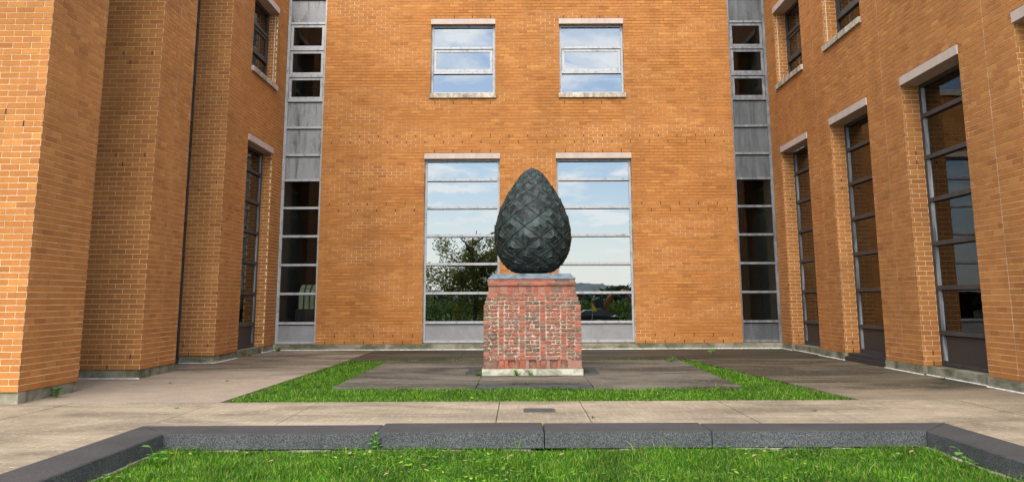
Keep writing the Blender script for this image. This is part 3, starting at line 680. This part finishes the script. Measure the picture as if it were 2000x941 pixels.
COLS = [(325, 420), (675, 770), (1025, 1120), (1375, 1470)]
BLK = [(425, 670), (775, 1020), (1125, 1370)]
for z0, z1, kd, ins in rows:
    y = PY0 + ins; xa, xb = PX0 + ins, PX1 - ins
    def emit(p0, p1, rough, dep=0.0, zz=None):
        a, b_ = max(bx(p0), xa), min(bx(p1), xb)
        if bx(p0) <= PX0 + 0.002: a = xa
        if bx(p1) >= PX1 - 0.002: b_ = xb
        zz = zz or (z0, z1)
        if b_ - a > 0.03: old_brick(a, b_, zz[0], zz[1], y, rough, dep)
    if kd == 'base':
        emit(75, 320, False); emit(1475, 1720, False)
        for a, b_ in COLS: emit(a, b_, False)
        for (a, b_), (h0, h1) in zip(BLK, ((490, 610), (840, 960), (1190, 1310))):
            emit(a, h0, False); emit(h0, h1, False, 0.045); emit(h1, b_, False)
    elif isinstance(kd, int) and kd < 14:
        first = 75 if True else 0
        if kd % 2: emit(75, 172, random.random() < 0.15); emit(172, 320, True)
        else: emit(75, 195, True); emit(195, 320, True)
        if kd % 2: emit(1475, 1622, True); emit(1622, 1720, random.random() < 0.15)
        else: emit(1475, 1600, True); emit(1600, 1720, random.random() < 0.5)
        for ci, (a, b_) in enumerate(COLS): emit(a, b_, (kd == 13 and ci in (0, 3)) or random.random() < 0.16)
        for bi, (a, b_) in enumerate(BLK):
            md = (a + b_) / 2 + (-5, 0, 8)[bi]
            if kd in (4, 8): emit(a, md - 38, True); emit(md - 38, md + 32, False, 0.012); emit(md + 32, b_, True)
            elif kd in (11, 13): emit(a, md - 45, True, 0); emit(md - 45, md + 45, False, 0.004); emit(md + 45, b_, True)
            elif kd == 0: emit(a, b_ - 60, False); emit(b_ - 60, b_, True)
            elif kd in (2, 6, 9) : emit(a, md, True); emit(md, b_, True)
            else: emit(a, b_, True, 0.004)
    elif isinstance(kd, int):
        xs_ = {14: [75, 330, 430, 665, 770, 900, 1020, 1115, 1260, 1470, 1720], 15: [75, 210, 470, 585, 830, 950, 1120, 1205, 1315, 1555, 1720], 16: [75, 290, 400, 650, 765, 1010, 1120, 1370, 1480, 1720]}[kd]
        for a, b_ in zip(xs_, xs_[1:]): emit(a, b_, {14: 0.75, 15: 0.6, 16: 0.12}[kd] > random.random())
    elif kd == 'soldier':
        n = 14
        for i in range(n): old_brick(xa + (xb - xa) * i / n, xa + (xb - xa) * (i + 1) / n, z0, z1, y, False)
    elif kd == 'proj':
        n = 6
        for i in range(n): old_brick(xa + (xb - xa) * i / n, xa + (xb - xa) * (i + 1) / n, z0, z1, y - 0.018, False)
    else:
        e = [0, 0.075, 0.23, 0.41, 0.60, 0.755, 0.935, 1]
        for a, b_ in zip(e, e[1:]): old_brick(xa + (xb - xa) * a, xa + (xb - xa) * b_, z0, z1, y, False)
    # the other three faces, not facing the photo
    for s_ in range(3):
        n = 9
        for i in range(n):
            t0, t1 = i / n, (i + 1) / n; h0, h1 = z0 + 0.005, z1 - 0.005; o = random.uniform(0, 0.004)
            if s_ < 2:
                ya, yb = y + 0.03 + (PD - 2 * ins - 0.06) * t0 + 0.005, y + 0.03 + (PD - 2 * ins - 0.06) * t1 - 0.005
                if s_ == 0: stuff.box(xa + o, xa + 0.03, ya, yb, h0, h1)
                else: stuff.box(xb - 0.03, xb - o, ya, yb, h0, h1)
            else: stuff.box(xa + (xb - xa) * t0 + 0.005, xa + (xb - xa) * t1 - 0.005, PY0 + PD - ins - 0.03, PY0 + PD - ins - o, h0, h1)
stuff.build('bricks', RED, ped, kind='stuff')
q = MB(); i0, i1 = 0.088, 0.20; zc0, zc1 = 1.940, 2.055
lo = [(PX0 + i0, PY0 + i0), (PX1 - i0, PY0 + i0), (PX1 - i0, PY0 + PD - i0), (PX0 + i0, PY0 + PD - i0)]; hi = [(PX0 + i1, PY0 + i1 + 0.05), (PX1 - i1, PY0 + i1 + 0.05), (PX1 - i1, PY0 + PD - i1 - 0.05), (PX0 + i1, PY0 + PD - i1 - 0.05)]
q.hexa([(x, y, zc0) for x, y in lo] + [(x, y, zc0 + 0.012) for x, y in lo]); q.hexa([(x, y, zc0 + 0.012) for x, y in lo] + [(x, y, zc1) for x, y in hi], 0, (0,))
q.build('lead_cap', LEAD, ped)

# ------------------------------------------------------------------ bronze pine cone
kz = 0.002725 * 1.017
prof = [(62, 14), (70, 38), (85, 64), (105, 84), (130, 103), (170, 131), (230, 172), (300, 212), (380, 250), (450, 274), (500, 288), (560, 297), (620, 300), (680, 295), (740, 278), (800, 246), (850, 204), (880, 160), (897, 112)]
ZB = 2.080
prof = sorted([(ZB + (897 - y) * kz, w_ * kz) for y, w_ in prof])
PZ = np.array([p[0] for p in prof]); PR = np.array([p[1] for p in prof])
cone = thing('pine_cone_sculpture', (PXC + 0.035, PYC, 2.05), 'large dark bronze pine cone with raised diamond scales on the pedestal', 'sculpture')
OX, OY = PXC + 0.035, PYC
def rad(zv): return float(np.interp(zv, PZ, PR))
NS = 8
# row heights: half step proportional to the radius so that the diamonds keep their shape
zr = [2.10]
arc = 0.0
while zr[-1] < PZ[-1] - 0.02:
    zv = zr[-1]; r_ = rad(zv); dr = (rad(zv + 0.02) - rad(zv - 0.02)) / 0.04
    zr.append(zv + max(0.028, 0.345 * 2 * math.pi * r_ / NS * 1.05) / math.sqrt(1 + dr * dr) ** (1.0))
zr = zr[:-1] + [PZ[-1] - 0.004]
def surf(th, zv, h=0.0):
    zv = min(max(zv, PZ[0]), PZ[-1]); r_ = rad(zv); dr = (rad(zv + 0.03) - rad(zv - 0.03)) / 0.06
    n = Vector((math.cos(th), math.sin(th), -dr)).normalized()
    return Vector((OX + math.cos(th) * r_, OY + math.sin(th) * r_, zv)) + n * h
ist = min(range(1, len(zr) - 1), key=lambda i: abs(zr[i] - 3.166))
PH = -math.pi / 2 + 0.16 - (math.pi / NS if ist % 2 else 0.0)
for i in range(1, len(zr) - 1):
    zl, zm, zu = zr[i - 1], zr[i], zr[i + 1]
    for k in range(NS):
        th = 2 * math.pi * (k + (0.5 if i % 2 else 0.0)) / NS + PH; dt = math.pi / NS
        q = MB(); size = rad(zm) / 0.82
        hE, hI, hB = 0.022 * size, 0.008 * size, 0.030 * size
        hb = 0.058 * size
        def P(a, b, h):                   # a in -1..1 sideways, b in -1..1 up
            zz = zm + (zu - zm) * b if b >= 0 else zm + (zm - zl) * b
            return surf(th + dt * a, zz, h)
        N = 4
        cor = [(0, -1), (1, 0), (0, 1), (-1, 0)]
        ring = []
        for c in range(4):
            (a0, b0), (a1, b1) = cor[c], cor[(c + 1) % 4]
            for t in range(2): ring.append((a0 + (a1 - a0) * t / 2, b0 + (b1 - b0) * t / 2))
        def sc_ring(s_, h, ob=0.0, low=0.0): 
            return [P(a * s_, b * s_ + ob, h + low * max(0, -(b)) ) for a, b in ring]
        r0 = sc_ring(1.0, -0.012); r1 = [P(a * 0.99, b * 0.99, size * (0.008 - 0.024 * b)) for a, b in ring]; r2 = [P(a * 0.965, b * 0.965, size * (0.009 - 0.024 * b)) for a, b in ring]
        r3 = [P(a * 0.93, b * 0.93, size * (0.001 - 0.020 * b)) for a, b in ring]
        bs, bo = random.uniform(0.26, 0.36), random.uniform(-0.20, -0.02)
        r4 = sc_ring(bs + 0.05, 0.026 * size, bo)
        r5 = [P(a * bs, b * bs + bo, size * (0.026 + 0.020 * b)) for a, b in ring]
        base = len(q.v)
        for rr_ in (r0, r1, r2, r3, r4, r5): q.v += [tuple(p) for p in rr_]
        for s_ in range(5):
            for j in range(8):
                a, b_ = s_ * 8 + j, s_ * 8 + (j + 1) % 8
                q.f.append((a, b_, b_ + 8, a + 8)); q.m.append(1 if s_ in (0, 1) else 0)
        q.f.append(tuple(range(40, 48))); q.m.append(2 if random.random() < 0.6 else 0)
        c = surf(th, zm); q.v = [tuple(Vector(p) - c) for p in q.v]
        o = q.build('scale', [BRZ, BRZ_EDGE, BRZ_BOSS], cone); o.location = c
q = MB(); nseg = 48
zz_ = list(np.linspace(PZ[0], PZ[-1], 40)); k0 = 0
for zv in zz_:
    for j in range(nseg):
        t = 2 * math.pi * j / nseg; r_ = max(0.01, rad(zv) - 0.012); q.v.append((OX + math.cos(t) * r_, OY + math.sin(t) * r_, zv))
for i in range(39):
    for j in range(nseg): q.f.append((i * nseg + j, i * nseg + (j + 1) % nseg, (i + 1) * nseg + (j + 1) % nseg, (i + 1) * nseg + j)); q.m.append(0)
q.f.append(tuple(39 * nseg + j for j in range(nseg))); q.m.append(0)
q.build('core', BRZ, cone, smooth=True)
q = MB(); q.tube([(OX, OY, 2.03), (OX, OY, 2.08), (OX, OY, 2.16)], [0.26, 0.25, 0.25], 32); q.build('foot', BRZ_BOSS, cone)
q = MB(); q.tube([(OX, OY, PZ[-1] - 0.03), (OX, OY, PZ[-1] + 0.005), (OX, OY, PZ[-1] + 0.02)], [0.07, 0.05, 0.02], 10); q.build('tip', BRZ, cone)

# ------------------------------------------------------------------ grass
def grass(name, regions, label_, zbase, hmin, hmax, wid, dens, clover=0):
    pts = []
    for fn, (x0, x1, y0, y1), d in regions:
        n = int((x1 - x0) * (y1 - y0) * d * dens); p = rng.uniform((x0, y0), (x1, y1), (n, 2))
        if fn is not None: p = p[fn(p[:, 0], p[:, 1])]
        pts.append(p)
    p = np.concatenate(pts); n = len(p)
    cl = np.sin(p[:, 0] * 2.3 + 1.1) * np.sin(p[:, 1] * 2.9) * 0.22 + np.sin(p[:, 0] * 7.1) * np.sin(p[:, 1] * 8.3 + 2) * 0.18 + 1
    h = rng.uniform(hmin, hmax, n) * cl * (1 + 0.9 * (rng.random(n) > 0.975)); a = rng.uniform(0, 2 * np.pi, n); b = rng.uniform(0, 2 * np.pi, n)
    lean = np.abs(rng.normal(0, 0.55, n)) * h; w = wid * rng.uniform(0.6, 1.5, n)
    dx, dy = np.cos(a) * w, np.sin(a) * w; lx, ly = np.cos(b) * lean, np.sin(b) * lean
    V = np.empty((n, 5, 3))
    V[:, 0] = np.c_[p[:, 0] - dx, p[:, 1] - dy, np.full(n, zbase)]; V[:, 1] = np.c_[p[:, 0] + dx, p[:, 1] + dy, np.full(n, zbase)]
    V[:, 2] = np.c_[p[:, 0] + dx * .8 + lx * .35, p[:, 1] + dy * .8 + ly * .35, zbase + h * .6]; V[:, 3] = np.c_[p[:, 0] - dx * .8 + lx * .35, p[:, 1] - dy * .8 + ly * .35, zbase + h * .6]
    V[:, 4] = np.c_[p[:, 0] + lx, p[:, 1] + ly, zbase + h]
    k = np.arange(n)[:, None] * 5
    quads = (k + np.array([[0, 1, 2, 3]])).tolist(); tris = (k + np.array([[3, 2, 4]])).tolist()
    verts = V.reshape(-1, 3).tolist()
    if clover:
        pc = p[rng.integers(0, n, clover)]; pc = pc[(np.sin(pc[:, 0] * 1.7 + 3) + np.sin(pc[:, 1] * 2.3 + pc[:, 0]) + rng.normal(0, .5, len(pc))) > 0.3]
        for x, y in pc:
            a_ = random.uniform(0, 6.28); sz = random.uniform(0.010, 0.022); hh = zbase + random.uniform(0.035, 0.075); tl = random.uniform(-.5, .5) * sz
            kk = len(verts)
            for q_ in range(6): verts.append((x + math.cos(a_ + q_ * 1.047) * sz * (1.0 if q_ % 3 else 1.5), y + math.sin(a_ + q_ * 1.047) * sz * (1.0 if q_ % 3 else 1.5), hh + tl * math.cos(q_ * 1.047)))
            quads.append([kk + q_ for q_ in range(6)])
    me = bpy.data.meshes.new(name); me.from_pydata(verts, [], quads + tris); me.materials.append(GRASS); me.update()
    o = bpy.data.objects.new(name, me); COL.objects.link(o); o['kind'] = 'stuff'; o['label'] = label_; o['category'] = 'grass'
    return o
def ring_fn(x, y):
    x = x + 0.025 * np.sin(y * 9.0) + 0.02 * np.sin(y * 23.0 + 1); y = y + 0.025 * np.sin(x * 8.0) + 0.02 * np.sin(x * 21.0 + 2)
    inside = (x > -3.33) & (x < 3.9 + (y - 15.4) * 0.018) & (y > 15.57 - (x > 1.3) * 0.1) & (y < 22.3)
    return (x > -4.54 + (y - 13.56) * 0.021) & (x < 5.17 - (y - 13.45) * 0.1) & ~inside
grass('courtyard_lawn', [(ring_fn, (-4.6, 5.2, 13.58, 22.62), 1.0)], 'short green lawn framing the paved terrace of the pedestal', -0.05, 0.030, 0.070, 0.0040, 2600, 3500)
grass('front_lawn', [(None, (-4.04, 4.62, 6.6, 10.2), 1.0), (None, (-4.0, 4.6, 3.0, 6.6), 0.25)], 'bright green lawn with clover inside the granite curb', -0.185, 0.030, 0.075, 0.0030, 5600, 9000)

# ------------------------------------------------------------------ small weeds
def leaf(mb, base, tip, w, up=Vector((0, 0, 1)), mi=0):
    base, tip = Vector(base), Vector(tip); d = tip - base; s_ = d.cross(up); s_ = (s_.normalized() if s_.length > 1e-6 else Vector((1, 0, 0))) * w
    m1 = base + d * 0.35 + Vector((0, 0, w * 0.25)); m2 = base + d * 0.72 + Vector((0, 0, w * 0.2)); k = len(mb.v)
    mb.v += [tuple(v) for v in (base, m1 - s_, m1, m1 + s_, m2 - s_ * 0.85, m2, m2 + s_ * 0.85, tip)]
    mb.f += [(k, k + 2, k + 1), (k, k + 3, k + 2), (k + 1, k + 2, k + 5, k + 4), (k + 2, k + 3, k + 6, k + 5), (k + 4, k + 5, k + 7), (k + 5, k + 6, k + 7)]; mb.m += [mi] * 6
def weed(x, y, z, size, n, label, broad=True, upright=0.6):
    t = thing('weed', (x, y, z), label, 'weed', 'weeds growing in the paving joints'); mb = MB(); st = MB()
    for i in range(n):
        a = random.uniform(0, 2 * math.pi); e = random.uniform(0.15, 1.0) * upright; r_ = size * random.uniform(0.5, 1.0)
        if broad:
            h = size * e * random.uniform(0.5, 1.2); c = Vector((x + math.cos(a) * r_ * 0.3, y + math.sin(a) * r_ * 0.3, z + h)); st.tube([(x, y, z), tuple(c)], [0.004, 0.003], 5)
            leaf(mb, c, c + Vector((math.cos(a) * r_ * 0.55, math.sin(a) * r_ * 0.55, random.uniform(-0.1, 0.2) * size)), r_ * 0.26)
        else:
            leaf(mb, (x + random.uniform(-.2, .2) * size, y + random.uniform(-.1, .1) * size, z), (x + math.cos(a) * r_ * 0.7, y + math.sin(a) * r_ * 0.4, z + size * e), 0.006)
    mb.build('leaves', WEED if broad else GRASS, t)
    if st.v: st.build('stems', WEED, t)
weed(-7.47, 14.35, 0.0, 0.20, 16, 'leafy green weed sprouting at the foot of the nearest left pier', True, 0.9)
weed(-3.78, 9.35, -0.16, 0.19, 10, 'broad leaved weed against the inner left curb', True, 1.1)
weed(4.52, 9.15, -0.16, 0.17, 10, 'broad leaved weed against the inner right curb', True, 1.0)
weed(-1.64, 10.22, -0.17, 0.125, 18, 'green weed climbing the joint in the granite curb left of centre', True, 1.4)
weed(-0.02, 10.18, -0.17, 0.16, 7, 'thin grassy weed standing in front of the middle granite block', False, 1.2)
weed(-0.82, 17.85, 0.0, 0.16, 60, 'grass tuft at the left front corner of the pedestal base', False, 0.8)
weed(-1.05, 18.3, 0.0, 0.12, 30, 'low grass tuft on the slate strip left of the pedestal', False, 0.5)
weed(-0.05, 17.93, 0.0, 0.17, 36, 'grass tuft before the pale base slab of the pedestal', False, 0.9)
weed(0.22, 17.93, 0.0, 0.15, 14, 'thin stalks before the middle of the pedestal base slab', False, 1.0)
weed(1.42, 18.6, 0.0, 0.15, 26, 'grass tuft on the slate strip right of the pedestal', False, 0.7)
weed(-7.35, 26.85, 0.0, 0.30, 60, 'grass clump in the corner below the left glazed strip', False, 0.5)
weed(-7.50, 24.6, 0.0, 0.24, 30, 'dark grass clump below the left wing window', False, 0.5)
weed(-4.95, 12.85, 0.0, 0.10, 10, 'tiny weed in the path joint beyond the left end of the curb', False, 0.3)
weed(0.96, 11.65, 0.0, 0.07, 14, 'tiny grass tuft in the path joint right of the drain cover', False, 0.5)
weed(4.05, 12.25, 0.0, 0.11, 12, 'tiny weed in the crack at the right end of the front path', False, 0.4)
weed(-6.55, 16.65, 0.0, 0.10, 12, 'tiny weed in the side paving beside the second left pier', False, 0.4)
weed(-5.6, 17.0, 0.0, 0.10, 12, 'tiny weed in the side paving near the left edge of the lawn', False, 0.4)
weed(7.98, 16.7, 0.0, 0.17, 30, 'grass tuft below the nearest right hand window', False, 0.4)
weed(3.75, 21.7, 0.01, 0.20, 14, 'leafy weed at the far right corner of the paved terrace', True, 0.5)
weed(5.35, 24.6, 0.0, 0.20, 12, 'leafy weed in the rear paving beyond the right of the lawn', True, 0.6)
for i, (x, w_) in enumerate(((-0.75, .2), (-0.1, .16), (0.15, .2), (1.05, .16))):
    weed(x, 16.2, 0.0, w_ * 0.5, 22, ('grass sprig at the left end of the slate strip', 'grass sprig left of the middle of the slate strip', 'grass sprig at the middle of the slate strip', 'grass sprig at the right end of the slate strip')[i], False, 0.35)
for i, (x, y) in enumerate(((-0.12, 9.55), (0.42, 9.62), (2.45, 9.5), (-2.6, 9.3), (4.2, 9.7), (-1.3, 8.6))):
    mb = MB(); leaf(mb, (0, 0, 0), (0.055, 0.02, 0.02), 0.022); o = mb.build('fallen_leaf', DRYLEAF); o.location = (x, y, -0.115)
    tag(o, ('dry brown leaf on the lawn below the middle curb joint', 'second dry brown leaf just right of the middle curb joint', 'dry brown leaf on the lawn below the right curb joint', 'dry brown leaf on the lawn near the left curb', 'dry brown leaf on the lawn near the right curb corner', 'dry brown leaf on the lawn nearest the camera left')[i], 'leaf', 'dry leaves lying on the front lawn')

# ------------------------------------------------------------------ things behind the glass
q = thing('display_rack', (-6.75, 28.0, 0.2), 'beige rounded rack seen through the left glazed strip', 'rack')
for k, x in enumerate((-7.0, -6.82, -6.64, -6.46)):
    b = MB(); P = []
    for j in range(7):
        t = j / 6; P.append((0.0 + 0.10 * max(0, t - 0.7) / 0.3, 1.25 + 0.75 * t))
    for (o0, z0), (o1, z1) in zip(P, P[1:]): b.hexa([(x + o0 * .6, 27.75, z0), (x + 0.13 + o0 * .6, 27.75, z0), (x + 0.13 + o0 * .6, 28.3, z0), (x + o0 * .6, 28.3, z0), (x + o1 * .6, 27.75 + o1, z1), (x + 0.13 + o1 * .6, 27.75 + o1, z1), (x + 0.13 + o1 * .6, 28.3 - o1, z1), (x + o1 * .6, 28.3 - o1, z1)])
    b.build('divider', BEIGE, q)
b = MB(); b.box(-7.1, -6.25, 27.7, 28.4, 0.19, 1.25); b.build('cabinet', PANEL_DARK, q)
o = MB(); o.box(XR + 0.95, XR + 1.0, 16.6, 17.3, 2.75, 3.5); o = o.build('notice_board', POSTER); tag(o, 'lit amber board seen behind the nearest right hand window', 'board')

# ------------------------------------------------------------------ what the windows mirror: trees, hedge, vehicles, wood, hills
def ball():
    while True:
        v = Vector((random.uniform(-1, 1), random.uniform(-1, 1), random.uniform(-1, 1)))
        if v.length < 1: return v
def crown(n, c, r_, size, gaps=9):
    mb = MB(); cl = []
    for _ in range(gaps):
        v = ball(); v = v * (0.55 + 0.45 * v.length); cl.append((Vector(c) + Vector((v.x * r_[0], v.y * r_[1], v.z * r_[2])), random.uniform(0.16, 0.34)))
    for _ in range(n):
        o, s_ = random.choice(cl); v = ball(); p = o + Vector((v.x * r_[0] * s_, v.y * r_[1] * s_, v.z * r_[2] * s_ * 0.8))
        d = Vector((random.gauss(0, 1), random.gauss(0, 1), random.gauss(0, .6))).normalized() * size * random.uniform(.6, 1.3)
        e = d.cross(Vector((random.gauss(0, 1), random.gauss(0, 1), random.gauss(0, 1)))).normalized() * size * 0.3
        mb.face([p - d * .5, p + e, p + d * .5, p - e])
    return mb
def tree(loc, h, r_, label, n=17000, gaps=58, size=0.17):
    x, y, z = loc; t = thing('tree', loc, label, 'tree', 'trees across the lawn, mirrored in the windows')
    mb = MB(); mb.tube([(x, y, z - 0.1), (x + .05, y, z + h * .3), (x - .05, y + .1, z + h * .6), (x, y, z + h * .9)], [0.2, 0.15, 0.09, 0.03], 8)
    for k in range(9):
        a = k * 2.4; zz = z + h * (0.28 + 0.06 * k); l_ = r_ * random.uniform(.6, 1.0)
        mb.tube([(x, y, zz), (x + math.cos(a) * l_ * .5, y + math.sin(a) * l_ * .5, zz + l_ * .3), (x + math.cos(a) * l_, y + math.sin(a) * l_, zz + l_ * .45)], [0.10, 0.06, 0.02], 6)
    mb.build('trunk', BARK, t); crown(n, (x, y, z + h * .56), (r_, r_, h * .46), size, gaps=gaps).build('crown', TREELEAF, t)
tree((-3.3, -10.5, terrain_z(0, -10.5)), 8.2, 3.3, 'broad leafy tree mirrored in the lower left window')
tree((-10.5, -26, terrain_z(0, -26)), 6.5, 2.6, 'smaller tree far behind the mirrored broad tree', 4000, 20)
def hedge(x0, x1, y, h, label):
    t = thing('hedge', ((x0 + x1) / 2, y, terrain_z(0, y)), label, 'hedge'); mb = MB(); z = terrain_z(0, y)
    for _ in range(int((x1 - x0) * 700)):
        p = Vector((random.uniform(x0, x1), y + random.gauss(0, .4), z + random.random() ** 0.8 * h * (1 + .25 * math.sin(random.uniform(0, 6))))); d = Vector((random.gauss(0, 1), random.gauss(0, 1), random.gauss(0, 1))).normalized() * .11; e = d.cross(Vector((random.gauss(0, 1), random.gauss(0, 1), random.gauss(0, 1)))).normalized() * .05
        mb.face([p - d, p + e, p + d, p - e])
    mb.build('foliage', HEDGELEAF, t); b = MB()
    for k in range(int(x1 - x0)): b.tube([(x0 + k + .5, y, z - .05), (x0 + k + .5, y, z + h * .8)], [.03, .015], 5)
    b.build('stems', BARK, t)
hedge(-9, -2.2, -15, 2.0, 'bright green hedge mirrored in the lowest left pane')
hedge(3, 16, -31, 1.8, 'bright green hedge behind the mirrored excavator')
mb = MB()
for _ in range(14000):
    x = random.uniform(-120, 120); hh = 3.0 + 1.0 * math.sin(x * .11) + 0.8 * math.sin(x * .37 + 1) + random.uniform(-.6, .6); p = Vector((x, -95 + random.gauss(0, 5), -1 + random.random() ** .7 * hh))
    d = Vector((random.gauss(0, 1), random.gauss(0, 1), random.gauss(0, 1))).normalized() * .7; e = d.cross(Vector((random.gauss(0, 1), random.gauss(0, 1), random.gauss(0, 1)))).normalized() * .45
    mb.face([p - d, p + e, p + d, p - e])
mb.build('far_wood', WOOD, kind='stuff')['label'] = 'far belt of dark trees mirrored in the windows'
mb = MB(); n = 60
for i in range(n + 1):
    x = -700 + 1400 * i / n; h = 9 + 5 * math.sin(x * .009 + 1) + 2.5 * math.sin(x * .03)
    mb.v += [(x, -620, -3), (x, -760, h), (x, -880, -3)]
for i in range(n):
    k = i * 3; mb.f += [(k, k + 1, k + 4, k + 3), (k + 1, k + 2, k + 5, k + 4)]; mb.m += [0, 0]
mb.build('hills', HILL, kind='structure', smooth=True)

def wheel(parent, c, r_, w_):
    b = MB(); b.tube([(c[0] - w_ / 2, c[1], c[2]), (c[0] - w_ / 2 + .02, c[1], c[2]), (c[0] + w_ / 2 - .02, c[1], c[2]), (c[0] + w_ / 2, c[1], c[2])], [r_ * .9, r_, r_, r_ * .9], 18); o = b.build('wheel', RUBBER, parent)
    b = MB(); b.tube([(c[0] - w_ / 2 - .005, c[1], c[2]), (c[0] + w_ / 2 + .005, c[1], c[2])], [r_ * .55] * 2, 14); b.build('rim', STEEL, o)
cz0 = terrain_z(0, -20); cx_ = 6.3; cy_ = -20.0
car = thing('parked_car', (cx_, cy_, cz0), 'dark estate car mirrored in the lower right window', 'car')
sec = [(-2.2, .35, .75), (-2.15, .3, .95), (-1.2, .3, 1.0), (-0.6, .3, 1.5), (0.9, .3, 1.55), (1.9, .3, 1.05), (2.2, .35, .9)]
b = MB()
for (x, z0, z1) in sec:
    for (y, z) in ((-.85, z0), (.85, z0), (.88, min(z1, .95)), (.68 if z1 > 1 else .85, z1), (-.68 if z1 > 1 else -.85, z1), (-.88, min(z1, .95))): b.v.append((cx_ + x, cy_ + y, cz0 + z))
for i in range(len(sec) - 1):
    for j in range(6): b.f.append((i * 6 + j, i * 6 + (j + 1) % 6, i * 6 + 6 + (j + 1) % 6, i * 6 + 6 + j)); b.m.append(0)
b.f += [tuple(range(6)), tuple(range(36, 42))]; b.m += [0, 0]; b.build('body', CARPAINT, car)
b = MB(); b.face([(cx_ - .5, cy_ + .80, cz0 + 1.02), (cx_ + .9, cy_ + .80, cz0 + 1.02), (cx_ + .75, cy_ + .715, cz0 + 1.45), (cx_ - .45, cy_ + .715, cz0 + 1.42)]); b.build('side_window', GLASS, car)
for x in (-1.4, 1.35):
    for y in (-.8, .8):
        b = MB(); b.tube([(cx_ + x, cy_ + y - .1, cz0 + .33), (cx_ + x, cy_ + y + .1, cz0 + .33)], [.33, .33], 18); o = b.build('wheel', RUBBER, car); b = MB(); b.tube([(cx_ + x, cy_ + y - .105, cz0 + .33), (cx_ + x, cy_ + y + .105, cz0 + .33)], [.19, .19], 14); b.build('rim', STEEL, o)
ez = terrain_z(0, -26); ex, ey = 7.6, -26.0
dig = thing('excavator', (ex, ey, ez), 'small orange red excavator mirrored in the lower right window', 'excavator')
b = MB(); b.box(ex - 1.0, ex + .5, ey - .7, ey + .7, ez + .55, ez + 1.15); b.build('body', DIGGER, dig)
b = MB(); b.box(ex - .55, ex + .25, ey - .3, ey + .6, ez + 1.15, ez + 2.2); b.box(ex - .6, ex + .3, ey - .35, ey + .65, ez + 2.2, ez + 2.28); b.build('cab', CARPAINT, dig)
for s_ in (-.6, .6):
    b = MB(); b.tube([(ex - 1.0, ey + s_, ez + .28), (ex - .8, ey + s_, ez + .28), (ex + .5, ey + s_, ez + .28), (ex + .7, ey + s_, ez + .28)], [.2, .28, .28, .2], 12); b.build('track', RUBBER, dig)
b = MB(); b.tube([(ex + .4, ey, ez + 1.0), (ex + .9, ey, ez + 2.4), (ex + 1.9, ey, ez + 3.3), (ex + 2.3, ey, ez + 3.25)], [.17, .22, .2, .12], 8); b.build('boom', DIGGER, dig)
b = MB(); b.tube([(ex + 2.2, ey, ez + 3.4), (ex + 2.9, ey, ez + 2.1), (ex + 3.3, ey, ez + 1.3)], [.15, .13, .09], 8); b.build('stick', DIGGER, dig)
b = MB(); b.tube([(ex + 2.45, ey + .2, ez + 3.2), (ex + 3.3, ey + .2, ez + 1.4)], [.05, .05], 8); b.build('ram', STEEL, dig)
b = MB(); b.hexa([(ex + 3.0, ey - .35, ez + .8), (ex + 3.4, ey - .35, ez + .7), (ex + 3.4, ey + .35, ez + .7), (ex + 3.0, ey + .35, ez + .8), (ex + 3.05, ey - .35, ez + 1.35), (ex + 3.5, ey - .35, ez + 1.35), (ex + 3.5, ey + .35, ez + 1.35), (ex + 3.05, ey + .35, ez + 1.35)]); b.build('bucket', STEEL, dig)
fx, fy = 6.05, -17.0; fz = terrain_z(0, fy)
fg = thing('marker_flag', (fx, fy, fz), 'yellow flag on a thin pole mirrored beside the excavator', 'flag')
b = MB(); b.tube([(fx, fy, fz - .05), (fx, fy, fz + 2.1)], [.02, .015], 6); b.build('pole', STEEL, fg)
b = MB(); b.hexa([(fx + .01, fy - .01, fz + 1.45), (fx + .42, fy - .01, fz + 1.40), (fx + .42, fy + .01, fz + 1.40), (fx + .01, fy + .01, fz + 1.45), (fx + .01, fy - .01, fz + 2.08), (fx + .16, fy - .01, fz + 1.9), (fx + .16, fy + .01, fz + 1.9), (fx + .01, fy + .01, fz + 2.08)]); b.build('cloth', YELLOW, fg)
